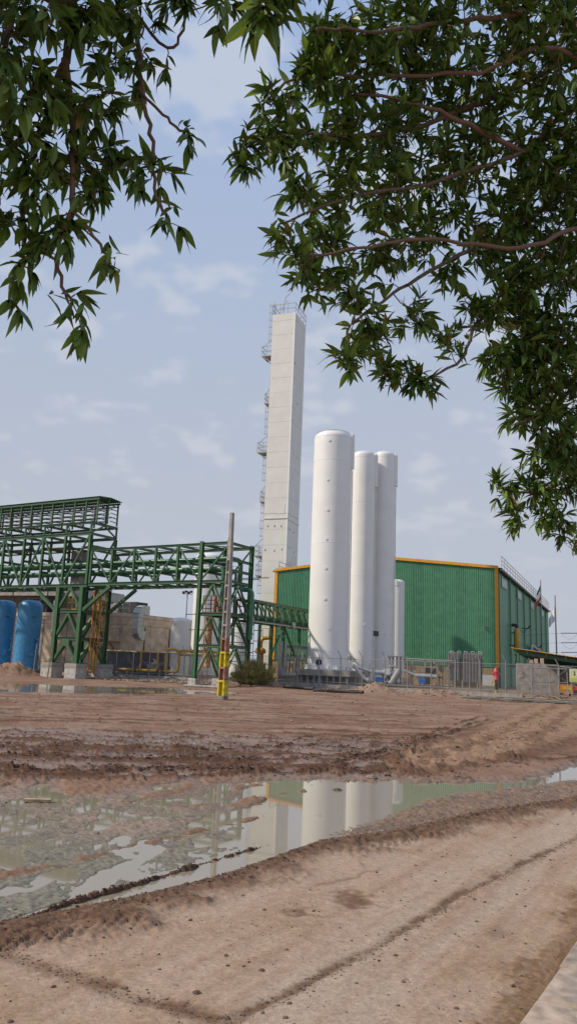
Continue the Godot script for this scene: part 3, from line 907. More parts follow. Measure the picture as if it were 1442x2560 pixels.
# ---------------------------------------------------------------- cold box
func build_cold_box():
	var t := thing("cold_box_tower", "tall square off-white cold box tower with ladders on its left edge", "tower", Vector3(-0.10, 0, -84.0), deg_to_rad(-20.0))
	var A := 2.8
	var B := 3.9
	var H := 42.1
	pbox("core", t, M.cream, Vector3(-A * 0.5, H * 0.5 + 0.1, -B * 0.5), Vector3(A - 0.10, H - 0.2, B - 0.10))
	var y := 0.3
	var k := 0
	while y < H - 0.2:
		var h := minf(1.78, H - y)
		var g := 0.016
		if k == 9: g = 0.06
		for f in 4:
			var m := MB.new()
			var w := (A if f % 2 == 0 else B) - 0.02
			var c := Vector3(0, y + (h - g) * 0.5, 0)
			var jit := 0.004 * ((k * 7 + f * 3) % 3)
			if f == 0: m.box(c + Vector3(-A * 0.5, 0, -0.025 + jit), Vector3(w, h - g, 0.05))
			elif f == 1: m.box(c + Vector3(-0.025 + jit, 0, -B * 0.5), Vector3(0.05, h - g, w - 0.085))
			elif f == 2: m.box(c + Vector3(-A * 0.5, 0, -B + 0.025), Vector3(w, h - g, 0.05))
			else: m.box(c + Vector3(-A + 0.025, 0, -B * 0.5), Vector3(0.05, h - g, w - 0.085))
			put("panel", m.mesh(), M.cream, t)
		y += 1.78; k += 1
	pbox("corner_strip", t, M.white, Vector3(-0.04, H * 0.5 + 0.1, 0.012), Vector3(0.16, H - 0.3, 0.03))
	pbox("ledge", t, M.cream, Vector3(-A * 0.5, 17.55, 0.02), Vector3(A + 0.02, 0.10, 0.12))
	pbox("ledge", t, M.cream, Vector3(0.02, 17.45, -B * 0.5), Vector3(0.12, 0.10, B - 0.1))
	for q in [[-2.3, 16.7], [-1.5, 16.7], [-0.7, 16.65], [-2.5, 14.0], [-1.4, 13.9], [-0.5, 14.05]]:
		pbox("bracket", t, M.greypaint, Vector3(q[0], q[1], 0.03), Vector3(0.07, 0.16, 0.07))
	for q in [[-0.8, 16.4], [-2.1, 16.2], [-1.0, 14.3], [-2.6, 14.1], [-0.6, 36.0], [-1.9, 31.5], [-0.4, 29.0]]:
		pbox("bracket", t, M.greypaint, Vector3(0.03, q[1], q[0]), Vector3(0.07, 0.14, 0.07))
	pbox("door_panel", t, M.cream, Vector3(-0.75, 18.6, 0.012), Vector3(0.8, 1.1, 0.03))
	# rail round the roof
	railing(t, [Vector3(-A, H, 0), Vector3(0, H, 0), Vector3(0, H, -B), Vector3(-A, H, -B), Vector3(-A, H, 0)], M.galv, 1.2, 0.95, 0.05)
	pbar("davit", t, M.galv, Vector3(-1.7, H, -0.4), Vector3(-1.5, H + 2.1, -0.4), 0.07, 0.07)
	pbar("davit", t, M.galv, Vector3(-1.5, H + 2.1, -0.4), Vector3(-0.95, H + 2.7, -0.4), 0.06, 0.06)
	pbar("davit", t, M.galv, Vector3(-1.9, H + 0.6, -0.3), Vector3(-1.1, H + 1.8, -0.3), 0.05, 0.05)
	# ladders and rest platforms, stepped down the left edge
	for q in [[7.0, 13.5, 0.0], [13.5, 20.0, 0.0], [20.0, 25.6, 0.0], [25.6, 31.6, 0.0], [37.2, 43.2, 0.0]]:
		ladder(t, Vector3(-A - 0.28, q[0], -1.4), q[1] - q[0] + 1.1, Vector3(0, 0, 1), Vector3(-1, 0, 0))
	ptube("riser", t, M.galv, [Vector3(-A - 0.10, 2.0, -0.35), Vector3(-A - 0.10, 38.0, -0.35)], 0.06, 6)
	for q in [[37.2, 1.35], [31.3, 0.75], [25.4, 1.35], [19.6, 0.75], [13.4, 1.1], [11.2, 0.9]]:
		var p := Vector3(-A, q[0], -1.2)
		var d: float = q[1]
		var pl = pbox("platform", t, M.galv, p + Vector3(-d * 0.5, 0, 0), Vector3(d, 0.10, 1.6))
		pbar("support", pl, M.galv, p + Vector3(0, -0.9, 0.7), p + Vector3(-d, 0, 0.7), 0.07, 0.07)
		pbar("support", pl, M.galv, p + Vector3(0, -0.9, -0.7), p + Vector3(-d, 0, -0.7), 0.07, 0.07)
		railing(t, [p + Vector3(-0.05, 0.05, 0.78), p + Vector3(-d, 0.05, 0.78), p + Vector3(-d, 0.05, -0.78), p + Vector3(-0.05, 0.05, -0.78)], M.galv, 1.15, 0.6, 0.045)
		pbar("hood_bar", t, M.galv, p + Vector3(-d, 1.2, 0.5), p + Vector3(-0.1, 2.2, 0.5), 0.06, 0.06)

# ---------------------------------------------------------------- tanks
func tank(called: String, label: String, pos: Vector3, r: float, y0: float, y1: float, m: Material, o := {}) -> Node3D:
	var t := thing(called, label, "tank", pos, o.get("turn", 0.0), o.get("group", ""))
	var dome: float = o.get("dome", r * 0.45)
	var prof := [Vector2(r, y0)]
	var yy := y0
	while yy < y1 - dome - 3.0:
		yy += 2.5
		prof.append(Vector2(r, yy))
	prof.append(Vector2(r, y1 - dome))
	for i in range(1, 9):
		var a := PI * 0.5 * i / 8.0
		prof.append(Vector2(r * pow(cos(a), 0.55), y1 - dome + dome * sin(a)))
	prof[prof.size() - 1].x = 0.001
	var mb := MB.new(); mb.lathe(prof, 64)
	put("shell", mb.mesh(), m, t)
	for y in o.get("bands", []):
		mb = MB.new(); mb.lathe([Vector2(r, y - 0.025), Vector2(r + 0.008, y - 0.018), Vector2(r + 0.008, y + 0.018), Vector2(r, y + 0.025)], 64)
		put("weld_band", mb.mesh(), m, t)
	for q in o.get("knobs", []):   # [height, angle seen from the front, radius]
		var d := Vector3(sin(q[1]), 0, cos(q[1]))
		ptube("nozzle", t, m, [Vector3(0, q[0], 0) + d * (r - 0.05), Vector3(0, q[0], 0) + d * (r + 0.045)], q[2], 14)
	return t

func build_tanks():
	var t := tank("storage_tank", "largest white vertical tank with a dark manhole near its foot", Vector3(3.40, 0, -60.0), 1.53, 1.42, 20.2, M.white, {
		"bands": [2.75, 10.95, 17.6, 19.55], "knobs": [[19.1, -0.28, 0.11], [15.9, -0.30, 0.09], [13.5, -0.27, 0.11], [11.2, -0.28, 0.09], [8.95, -0.28, 0.11], [6.6, -0.28, 0.11]]})
	var mb := MB.new()
	var hd := Vector3(sin(-0.48), 0, cos(-0.48))
	mb.tube([Vector3(0, 1.88, 0) + hd * 1.45, Vector3(0, 1.88, 0) + hd * 1.545], 0.24, 0.24, 24)
	var mh := put("manhole", mb.mesh(), M.black, t)
	mh.scale = Vector3(1, 1, 1)
	mb = MB.new(); mb.lathe([Vector2(1.50, 1.34), Vector2(1.72, 1.34), Vector2(1.72, 1.42), Vector2(1.50, 1.42)], 48)
	put("base_ring", mb.mesh(), M.white, t)
	for i in 16:
		var a := TAU * i / 16.0
		pbox("base_lug", t, M.white, Vector3(sin(a) * 1.6, 1.55, cos(a) * 1.6), Vector3(0.05, 0.26, 0.16), Basis(Vector3.UP, a))
	for q in [[4.4, -0.05], [4.35, 0.42]]:
		var d := Vector3(sin(q[1]), 0, cos(q[1]))
		mb = MB.new(); mb.tube([Vector3(0, q[0], 0) + d * 1.50, Vector3(0, q[0], 0) + d * 1.545], 0.13, 0.13, 18)
		put("cover_plate", mb.mesh(), M.white, t)
	tank_guard(t, 1.53, 20.0, 1.35)
	t = tank("storage_tank", "middle tall white tank standing right behind the largest one", Vector3(6.25, 0, -63.8), 1.02, 0.5, 19.72, M.white, {"bands": [3.0, 9.0, 15.2, 19.1], "knobs": [[5.0, 0.3, 0.12], [4.9, 0.75, 0.06]]})
	tank_guard(t, 1.02, 19.52, 1.4)
	t = tank("storage_tank", "rightmost of the three tallest white tanks, slim", Vector3(8.17, 0, -65.3), 0.99, 0.5, 20.18, M.white, {"bands": [3.0, 10.9, 15.0, 19.55], "knobs": [[4.4, 0.25, 0.12], [4.4, 0.8, 0.06]]})
	tank_guard(t, 0.99, 19.98, 1.4)
	t = tank("storage_tank", "short slim white tank tucked in front of the green gable", Vector3(9.78, 0, -68.0), 0.72, 0.4, 9.34, M.white, {"bands": [2.9, 8.7], "knobs": [[4.2, 0.55, 0.06]]})
	pbox("lifting_lug", t, M.white, Vector3(-0.1, 8.98, 0.74), Vector3(0.16, 0.5, 0.1))
	# plinths
	t = thing("tank_plinth", "low grey concrete plinth with legs under the largest white tank", "plinth", Vector3(3.40, 0, -59.6), deg_to_rad(-26))
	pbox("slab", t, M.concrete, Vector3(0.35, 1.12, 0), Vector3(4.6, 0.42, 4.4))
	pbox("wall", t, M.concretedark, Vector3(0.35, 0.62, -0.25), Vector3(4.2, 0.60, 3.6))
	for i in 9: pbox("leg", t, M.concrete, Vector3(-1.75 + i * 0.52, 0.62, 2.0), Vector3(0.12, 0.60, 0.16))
	pbox("step", t, M.concrete, Vector3(0.35, 0.30, 0.35), Vector3(5.4, 0.14, 5.2))
	t = thing("tank_plinth", "concrete plinth under the two slim tall white tanks", "plinth", Vector3(7.25, 0, -64.6), deg_to_rad(-26))
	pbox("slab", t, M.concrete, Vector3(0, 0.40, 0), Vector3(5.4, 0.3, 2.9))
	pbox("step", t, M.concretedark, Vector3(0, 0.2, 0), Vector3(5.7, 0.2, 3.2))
	# tall pale tank behind the end tower of the bridge, and others
	t = tank("storage_tank", "pale tall tank standing behind the bridge's end tower", Vector3(-7.2, 0, -72.0), 1.30, 0.4, 11.6, M.white, {"bands": [3.2, 6.0, 9.0]})
	t = tank("storage_tank", "white squat tank with ring platforms seen through the end tower", Vector3(-3.75, 0, -68.0), 0.95, 0.4, 5.6, M.white, {"bands": [1.6, 2.8, 4.0]})
	for y in [1.7, 2.5, 3.3, 4.1, 4.9]:
		var pts := []
		for i in 25: pts.append(Vector3(cos(TAU * i / 24.0) * 1.15, y, sin(TAU * i / 24.0) * 1.15))
		ptube("ring_rail", t, M.dark, pts, 0.035, 5)
	ladder(t, Vector3(1.15, 0.3, 0.5), 5.8, Vector3(0, 0, 1), Vector3(1, 0, 0), true, M.dark)
	t = tank("storage_tank", "small white vertical tank beside the beige building's end", Vector3(-8.32, 0, -63.0), 0.80, 0.45, 5.02, M.white, {"bands": [4.5], "knobs": [[4.55, -0.55, 0.16]]})
	mb = MB.new(); mb.tube([Vector3(-0.60, 0.95, 0.40), Vector3(-0.72, 0.95, 0.50)], 0.16, 0.16, 16)
	put("manhole", mb.mesh(), M.black, t)
	for q in [["blue vertical tank cut by the left edge of the picture", -24.2, -67.2], ["whole blue vertical tank next to the heap of earth", -21.55, -66.0]]:
		t = tank("air_receiver", q[0], Vector3(q[1], 0, q[2]), 1.0, 0.45, 6.15, M.blue, {"bands": [0.75], "dome": 0.62, "group": "blue air receivers"})
		for a in 6: pbox("foot_lug", t, M.blue, Vector3(sin(a * 1.05) * 1.02, 0.55, cos(a * 1.05) * 1.02), Vector3(0.16, 0.22, 0.12), Basis(Vector3.UP, a * 1.05))
		var d := Vector3(sin(0.55), 0, cos(0.55))
		ptube("hatch", t, M.blue, [d * 0.95 + Vector3(0, 1.75, 0), d * 1.22 + Vector3(0, 1.75, 0)], 0.24, 20)
		ptube("hatch_cover", t, M.blue, [d * 1.22 + Vector3(0, 1.75, 0), d * 1.27 + Vector3(0, 1.75, 0)], 0.29, 20)
		ptube("pipe_elbow", t, M.blue, bend([Vector3(0.75, 1.9, 0.55), Vector3(1.12, 1.9, 0.62), Vector3(1.12, 2.9, 0.55), Vector3(0.8, 2.9, 0.4)], 0.15), 0.085, 10)
		for y in [4.7, 4.72]: pbox("lug", t, M.dark, Vector3(0.62 + (y - 4.7) * 6.0, y, 0.86), Vector3(0.07, 0.1, 0.1))
		pbox("slab", t, M.concrete, Vector3(0, 0.36, 0), Vector3(2.5, 0.2, 2.5))

func tank_guard(t: Node3D, r: float, y1: float, ang: float):
	# curved half-round guard round the vent lines, at the top right of the shell
	var h := 2.9
	var mb := MB.new()
	var prof := []
	for i in 9: prof.append(Vector2(r + 0.02 + 0.20 * sin(PI * i / 8.0), 0.0))
	var a0 := ang - 0.06
	var d := Vector3(sin(ang), 0, cos(ang))
	var sd := Vector3(cos(ang), 0, -sin(ang))
	var n := 8
	for i in n:
		var p := []
		for k in 2:
			var a := PI * (i + k) / n
			p.append(d * (r - 0.03 + 0.24 * sin(a)) + sd * (0.16 * cos(a)))
		mb.quad(p[0] + Vector3(0, y1 - h, 0), p[1] + Vector3(0, y1 - h, 0), p[1] + Vector3(0, y1 - 0.1, 0), p[0] + Vector3(0, y1 - 0.1, 0))
		mb.quad(p[0] * 0.985 + Vector3(0, y1 - 0.1, 0), p[1] * 0.985 + Vector3(0, y1 - 0.1, 0), p[1] * 0.985 + Vector3(0, y1 - h, 0), p[0] * 0.985 + Vector3(0, y1 - h, 0))
		mb.tri(p[0] + Vector3(0, y1 - 0.1, 0), p[1] + Vector3(0, y1 - 0.1, 0), d * (r - 0.05) + Vector3(0, y1 + 0.3, 0))
	put("vent_guard", mb.mesh(), M.white, t)
	ptube("vent_line", t, M.white, [d * (r + 0.05) + sd * 0.22 + Vector3(0, 1.6, 0), d * (r + 0.05) + sd * 0.22 + Vector3(0, y1 - h - 0.05, 0)], 0.045, 8)
	var pts := []
	for i in 33: pts.append(Vector3(cos(TAU * i / 32.0) * (r * 0.86), y1 + 0.02, sin(TAU * i / 32.0) * (r * 0.86)))
	ptube("top_rail", t, M.galv, pts, 0.022, 5)
	for i in 8:
		var p: Vector3 = pts[i * 4]
		pbar("rail_post", t, M.galv, p + Vector3(0, -0.16, 0), p, 0.03, 0.03)

# ---------------------------------------------------------------- pipe racks
func vee(parent: Node, m: Material, u0: float, u1: float, ylow: float, yhigh: float, v: float, w := 0.14, along_z := false):
	# inverted V: from the two columns up to the middle of the beam
	for u in [u0, u1]:
		var a := Vector3(u, ylow, -v) if not along_z else Vector3(v, ylow, -u)
		var c := Vector3((u0 + u1) * 0.5, yhigh, -v) if not along_z else Vector3(v, yhigh, -(u0 + u1) * 0.5)
		pbar("brace", parent, m, a, c, w, w)

func build_rack():
	var RO := Vector3(-5.47, 0, -52.5)
	var RT := deg_to_rad(-30.0)
	var V := 2.8
	var g: Material = M.green
	var t := thing("pipe_rack", "tall dark green pipe rack with roofed cable gallery on concrete pedestals", "pipe rack", RO, RT)
	var nodes := [-10.95, -13.5, -15.9, -18.05, -20.4, -22.8, -25.2, -27.6, -30.0]
	for v in [0.0, V]:
		for y in [6.9, 10.85, 11.7]:
			pbeam("chord", t, g, Vector3(-30.6, y, -v), Vector3(-10.85, y, -v), 0.18, 0.22 if y < 11 else 0.16)
		for i in nodes.size():
			var u: float = nodes[i]
			pbeam("post", t, g, Vector3(u, 7.0, -v), Vector3(u, 10.75, -v), 0.20 if i == 0 else 0.17, 0.18, Vector3.BACK)
			pbar("stub_post", t, g, Vector3(u, 10.95, -v), Vector3(u, 11.63, -v), 0.12, 0.12)
			if i % 2 == 1:
				pbar("diagonal", t, g, Vector3(u + 0.08, 7.0, -v), Vector3(nodes[i - 1] - 0.08, 10.7, -v), 0.12, 0.12)
				if i + 1 < nodes.size(): pbar("diagonal", t, g, Vector3(u - 0.08, 7.0, -v), Vector3(nodes[i + 1] + 0.08, 10.7, -v), 0.12, 0.12)
	for i in nodes.size():
		var u: float = nodes[i]
		for y in [6.9, 8.0, 8.95, 9.9, 10.85, 11.7]:
			pbeam("crossbeam", t, g, Vector3(u, y, -0.10), Vector3(u, y, -V + 0.10), 0.14, 0.18)
		if i + 1 < nodes.size():
			var w: float = nodes[i + 1]
			pbar("plan_brace", t, g, Vector3(u, 6.86, -0.1), Vector3(w, 6.86, -V + 0.1), 0.09, 0.06)
			pbar("plan_brace", t, g, Vector3(u, 11.66, -0.1), Vector3(w, 11.66, -V + 0.1), 0.09, 0.06)
			pbeam("tray_beam", t, g, Vector3(u, 9.85, -0.7), Vector3(w, 9.85, -0.7), 0.1, 0.1)
			pbeam("tray_beam", t, g, Vector3(u, 9.85, -2.1), Vector3(w, 9.85, -2.1), 0.1, 0.1)
			pbox("tray_floor", t, M.yellow, Vector3((u + w) * 0.5 + (0.4 if i % 2 == 0 else -0.3), 10.02, -1.45), Vector3(1.5, 0.05, 1.3))
	# end frame bracing towards the bridge
	vee(t, g, 0.0, V, 10.9, 11.65, -10.95, 0.10, true)
	# cable gallery on top
	for k in 17:
		var u := -10.75 - k * 1.2
		for v in [0.30, 1.45, 2.55]:
			if v < 1.0 or v > 2.0 or k % 3 == 0:
				pbar("gallery_post", t, g, Vector3(u, 11.8, -v), Vector3(u, 13.62 if v != 1.45 else 13.75, -v), 0.10, 0.10)
		for y in [12.05, 12.37, 12.69, 13.01, 13.30]:
			pbar("tray_arm", t, g, Vector3(u, y, -2.5), Vector3(u, y + 0.06, -1.75), 0.05, 0.06)
			pbar("tray_arm", t, g, Vector3(u, y, -0.35), Vector3(u, y + 0.06, -1.05), 0.05, 0.06)
	for y in [12.13, 12.45, 12.77, 13.09]:
		for v in [0.62, 0.95, 1.85, 2.2]:
			pbar("cable_tray", t, M.greypaint if y > 12.5 else M.rust, Vector3(-30, y, -v), Vector3(-11.0 + 0.3 * sin(y * 9.0 + v), y, -v), 0.10, 0.03)
	for v in [0.25, 2.6]:
		pbar("eaves_beam", t, g, Vector3(-30.6, 13.60, -v), Vector3(-10.6, 13.60, -v), 0.10, 0.14)
		pbar("gallery_rail", t, g, Vector3(-30.6, 13.35, -v - (0.12 if v < 1 else -0.12)), Vector3(-10.6, 13.35, -v - (0.12 if v < 1 else -0.12)), 0.05, 0.10)
	for s in 2:
		var m := MB.new()
		var x := -30.6
		while x < -10.5:
			for q in [[0.0, 0.10, 0.0, 0.05], [0.10, 0.2, 0.05, 0.0]]:
				var a := Vector3(x + q[0], 13.72 + q[2], -0.12 if s == 0 else -1.425)
				var b := Vector3(x + q[1], 13.72 + q[3], a.z)
				var dz := Vector3(0, 0.12, -1.305) if s == 0 else Vector3(0, -0.12, -1.305)
				if s == 1: a.y += 0.12; b.y += 0.12
				m.quad(a, b, b + dz, a + dz)
			x += 0.2
		put("roof_sheet", m.mesh(), M.green, t)
	# legs on pedestals, braced
	for v in [0.0, V]:
		for u in [-13.7, -11.25]:
			pbeam("leg", t, g, Vector3(u, 1.12, -v), Vector3(u, 6.78, -v), 0.32, 0.34, Vector3.BACK)
			pbox("base_plate", t, g, Vector3(u, 1.12, -v), Vector3(0.85, 0.05, 0.85))
			for sx in [-0.3, 0.3]: pbox("stiffener", t, g, Vector3(u + sx, 1.27, -v), Vector3(0.22, 0.26, 0.03))
			var pd := MB.new(); pd.cbox(Vector3(u, 0.36, -v), Vector3(1.12, 1.46, 1.12), 0.03)
			put("pedestal", pd.mesh(), M.concretepale, t)
			pbox("pedestal_cap", t, M.concrete, Vector3(u, 0.93, -v), Vector3(1.16, 0.30, 1.16))
		for y in [2.9, 4.95]:
			pbeam("tie_beam", t, g, Vector3(-13.55, y, -v), Vector3(-11.4, y, -v), 0.2, 0.24)
		vee(t, g, -13.55, -11.4, 1.35, 2.75, v, 0.20)
		vee(t, g, -13.55, -11.4, 3.15, 4.80, v, 0.18)
		vee(t, g, -13.55, -11.4, 5.2, 6.75, v, 0.18)
		pbox("gusset", t, g, Vector3(-12.475, 2.62, -v + 0.08), Vector3(0.75, 0.55, 0.03))
		pbar("bracket", t, g, Vector3(-11.1, 5.0, -v), Vector3(-8.5, 6.78, -v), 0.22, 0.22)
		pbar("bracket", t, g, Vector3(-13.85, 5.0, -v), Vector3(-16.4, 6.78, -v), 0.22, 0.22)
	for u in [-13.7, -11.25]:
		for y in [2.9, 4.95]:
			pbeam("tie_beam", t, g, Vector3(u, y, -0.18), Vector3(u, y, -V + 0.18), 0.2, 0.24)
		vee(t, g, 0.15, V - 0.15, 1.35, 2.75, u, 0.20, true)
		vee(t, g, 0.15, V - 0.15, 3.15, 4.80, u, 0.18, true)
		pbox("gusset", t, g, Vector3(u + 0.08, 2.62, -V * 0.5), Vector3(0.03, 0.55, 0.75))
	# caged ladder and little yellow platforms inside the legs
	var l := thing("caged_ladder", "orange caged ladder climbing inside the legs of the tall rack", "ladder", RO, RT)
	ladder(l, Vector3(-11.0, 0.4, -1.6), 6.2, Vector3(0, 0, 1), Vector3(1, 0, 0), true, M.orange)
	pbar("standpipe", l, M.orange, Vector3(-11.0, 0.4, -1.0), Vector3(-11.0, 6.6, -1.0), 0.09, 0.09)
	pbar("standpipe", l, M.yellow, Vector3(-11.6, 0.4, -2.2), Vector3(-11.6, 6.4, -2.2), 0.11, 0.11)
	l = thing("work_platform", "small yellow railed platform between the rack's upper legs", "platform", RO, RT)
	pbox("deck", l, M.yellow, Vector3(-12.6, 5.12, -0.75), Vector3(1.0, 0.06, 0.8))
	railing(l, [Vector3(-13.05, 5.15, -0.4), Vector3(-12.15, 5.15, -0.4), Vector3(-12.15, 5.15, -1.1)], M.yellow, 1.0, 0.5)
	var cyl := thing("grey_box_vessel", "grey insulated vessel hanging inside the pipe rack", "vessel", RO, RT)
	pbox("casing", cyl, mat(0.24, 0.21, 0.21, 0.7, 0.0, M.wear, 0.6), Vector3(-14.0, 9.2, -2.2), Vector3(1.1, 1.35, 0.9))
	pbox("foot", cyl, M.greypaint, Vector3(-14.0, 7.8, -2.2), Vector3(0.9, 1.2, 0.8))

	# ---- bridge
	var b := thing("pipe_bridge", "dark green lattice pipe bridge spanning from the tall rack to its end tower", "pipe bridge", RO, RT)
	var bn := [-10.62, -8.58, -6.45, -4.45, -2.48, -0.45]
	for v in [0.0, V]:
		pbeam("chord", b, g, Vector3(-10.72, 9.55, -v), Vector3(-0.5, 9.55, -v), 0.17, 0.17)
		pbeam("chord", b, g, Vector3(-10.72, 6.95, -v), Vector3(-0.5, 6.95, -v), 0.18, 0.24)
		for i in bn.size() - 1:
			pbeam("post", b, g, Vector3(bn[i], 7.05, -v), Vector3(bn[i], 9.47, -v), 0.15, 0.15, Vector3.BACK)
			if i % 2 == 1:
				pbar("diagonal", b, g, Vector3(bn[i] - 0.07, 7.05, -v), Vector3(bn[i - 1] + 0.07, 9.42, -v), 0.09, 0.09)
				pbar("diagonal", b, g, Vector3(bn[i] + 0.07, 7.05, -v), Vector3(bn[i + 1] - 0.07, 9.42, -v), 0.09, 0.09)
		pbar("diagonal", b, g, Vector3(bn[4] + 0.07, 9.42, -v), Vector3(-0.6, 7.05, -v), 0.09, 0.09)
	for i in bn.size():
		for y in [6.95, 7.72, 8.45, 9.55]:
			pbeam("crossbeam", b, g, Vector3(bn[i], y, -0.1), Vector3(bn[i], y, -V + 0.1), 0.12, 0.14)
		if i + 1 < bn.size():
			pbar("plan_brace", b, g, Vector3(bn[i], 9.52, -0.1), Vector3(bn[i + 1], 9.52, -V + 0.1), 0.07, 0.05)
			pbar("plan_brace", b, g, Vector3(bn[i], 6.90, -V + 0.1), Vector3(bn[i + 1], 6.90, -0.1), 0.07, 0.05)
	pbar("handrail", b, M.galv, Vector3(-10.6, 8.2, -1.9), Vector3(1.6, 8.2, -1.9), 0.03, 0.03)
	pbar("handrail", b, M.galv, Vector3(-10.6, 8.5, -1.9), Vector3(1.6, 8.5, -1.9), 0.03, 0.03)

	# ---- end tower
	var e := thing("bridge_end_tower", "green braced steel tower carrying the bridge's right end behind the concrete pole", "tower", RO, RT)
	var c0 := -0.45
	var c1 := 1.85
	for v in [0.0, V]:
		for u in [c0, c1]:
			pbeam("column", e, g, Vector3(u, 0.45, -v), Vector3(u, 9.75, -v), 0.24, 0.26, Vector3.BACK)
			var pd := MB.new(); pd.cbox(Vector3(u, 0.16, -v), Vector3(0.62, 0.62, 0.62), 0.02)
			put("pedestal", pd.mesh(), M.concretepale, e)
		for y in [9.55, 6.95, 4.75, 2.65]:
			pbeam("tie_beam", e, g, Vector3(c0 + 0.12, y, -v), Vector3(c1 - 0.12, y, -v), 0.15, 0.2)
		vee(e, g, c0 + 0.1, c1 - 0.1, 4.9, 6.8, v, 0.11)
		vee(e, g, c0 + 0.1, c1 - 0.1, 2.8, 4.6, v, 0.11)
		vee(e, g, c0 + 0.1, c1 - 0.1, 0.6, 2.5, v, 0.11)
		pbar("diagonal", e, g, Vector3(c0 + 0.1, 7.1, -v), Vector3(c1 - 0.1, 9.4, -v), 0.1, 0.1)
	for u in [c0, c1]:
		for y in [9.55, 8.45, 7.72, 6.95, 4.75, 2.65]:
			pbeam("crossbeam", e, g, Vector3(u, y, -0.13), Vector3(u, y, -V + 0.13), 0.14, 0.18)
		vee(e, g, 0.1, V - 0.1, 4.9, 6.8, u, 0.11, true)
		vee(e, g, 0.1, V - 0.1, 2.8, 4.6, u, 0.11, true)
		vee(e, g, 0.1, V - 0.1, 0.6, 2.5, u, 0.11, true)
	pbar("plan_brace", e, g, Vector3(c0, 9.52, -0.1), Vector3(c1, 9.52, -V + 0.1), 0.08, 0.06)
	pbar("plan_brace", e, g, Vector3(c1, 9.52, -0.1), Vector3(c0, 9.52, -V + 0.1), 0.08, 0.06)
	pbox("deck", e, M.rust, Vector3(0.7, 4.88, -1.4), Vector3(2.0, 0.05, 2.4))
	railing(e, [Vector3(c0 + 0.2, 4.9, -0.25), Vector3(c1 - 0.2, 4.9, -0.25), Vector3(c1 - 0.2, 4.9, -V + 0.3), Vector3(c0 + 0.2, 4.9, -V + 0.3)], M.rust, 1.1, 0.6, 0.04)
	for h in [0.25, 0.8]:
		pbar("railing_rail", e, M.rust, Vector3(c0 + 0.2, 4.9 + h, -0.25), Vector3(c1 - 0.2, 4.9 + h, -0.25), 0.04, 0.04)
	for q in [[7.45, 0.5, 3.4], [7.35, -0.6, 2.6], [4.75, -1.6, 0.4], [3.7, -1.3, 1.4]]:
		ptube("scaffold_tube", e, M.dark, [Vector3(q[1], q[0], -0.2 if q[0] < 5 else -V + 0.1), Vector3(q[2], q[0], -0.2 if q[0] < 5 else -V + 0.1)], 0.03, 6)
	l = thing("caged_ladder", "orange and yellow ladder up the end tower beside the concrete pole", "ladder", RO, RT)
	ladder(l, Vector3(-0.02, 0.4, -0.55), 5.6, Vector3(1, 0, 0), Vector3(0, 0, 1), false, M.orange)
	pbox("backing_panel", l, mat(0.62, 0.42, 0.27, 0.8, 0.0, M.stain, 0.6), Vector3(-0.02, 2.9, -0.75), Vector3(0.55, 3.4, 0.03))
	pbar("side_post", l, M.orange, Vector3(0.55, 4.7, -0.5), Vector3(0.55, 6.1, -0.5), 0.14, 0.10)
	pbar("side_post", l, M.orange, Vector3(0.35, 4.7, -0.9), Vector3(0.35, 6.0, -0.9), 0.10, 0.10)

	# ---- process pipes lying in rack and bridge
	for q in [
		["upper thick green pipe running through bridge and rack", [Vector3(-30, 8.62, -1.0), Vector3(1.35, 8.62, -1.0), Vector3(1.35, 8.62, -2.2), Vector3(1.35, 6.6, -2.2), Vector3(2.3, 6.6, -2.35), Vector3(2.3, 3.2, -2.35)], 0.17],
		["lower green pipe that bends down at the end tower", [Vector3(-30, 7.93, -0.75), Vector3(0.95, 7.93, -0.75), Vector3(0.95, 2.0, -0.75)], 0.15],
		["green pipe at the back of the bridge", [Vector3(-30, 8.60, -2.1), Vector3(0.6, 8.60, -2.1), Vector3(0.6, 3.0, -2.1)], 0.14],
		["thin green pipe low at the back of the bridge", [Vector3(-30, 7.88, -1.6), Vector3(1.4, 7.88, -1.6), Vector3(1.4, 2.5, -1.6)], 0.10]]:
		var o := thing("process_pipe", q[0], "pipe", RO, RT, "green process pipes on the bridge")
		ptube("pipe_run", o, M.greenpipe, bend(q[1], 0.42), q[2], 14)

	# ---- low bridge from the end tower back to the tanks
	var P0 := Vector3(-2.52, 0, -54.4)
	var P1 := Vector3(2.55, 0, -64.6)
	var dd := (P1 - P0).normalized()
	var rt := atan2(-dd.x, -dd.z)
	var lb := thing("low_pipe_bridge", "low green lattice bridge leading back from the end tower to the largest tank", "pipe bridge", P0, rt)
	var Lb := P0.distance_to(P1)
	for s in [0.0, -1.0]:   # local -z runs away, local +x to the right
		for y in [4.55, 6.0]: pbeam("chord", lb, g, Vector3(s, y, 0), Vector3(s, y, -Lb), 0.13, 0.16)
		var n := 9
		for i in n + 1:
			var z := -Lb * i / n
			pbar("post", lb, g, Vector3(s, 4.6, z), Vector3(s, 5.95, z), 0.13, 0.13)
			if i < n: pbar("diagonal", lb, g, Vector3(s, 5.9, z), Vector3(s, 4.65, -Lb * (i + 1) / n), 0.08, 0.08)
	for i in 10:
		for y in [4.5, 5.95]: pbar("crossbeam", lb, g, Vector3(-1.0, y, -Lb * i / 9), Vector3(0, y, -Lb * i / 9), 0.1, 0.1)
	for z in [-3.6, -5.6]:
		for s in [0.0, -1.0]: pbeam("leg", lb, g, Vector3(s, 0.3, z), Vector3(s, 4.45, z), 0.18, 0.18, Vector3.BACK)
	pbeam("leg", lb, g, Vector3(0, 0.3, -8.4), Vector3(0, 4.45, -8.4), 0.18, 0.18, Vector3.BACK)
	pbar("knee_brace", lb, g, Vector3(0, 2.3, -3.7), Vector3(0, 4.4, -5.5), 0.12, 0.12)
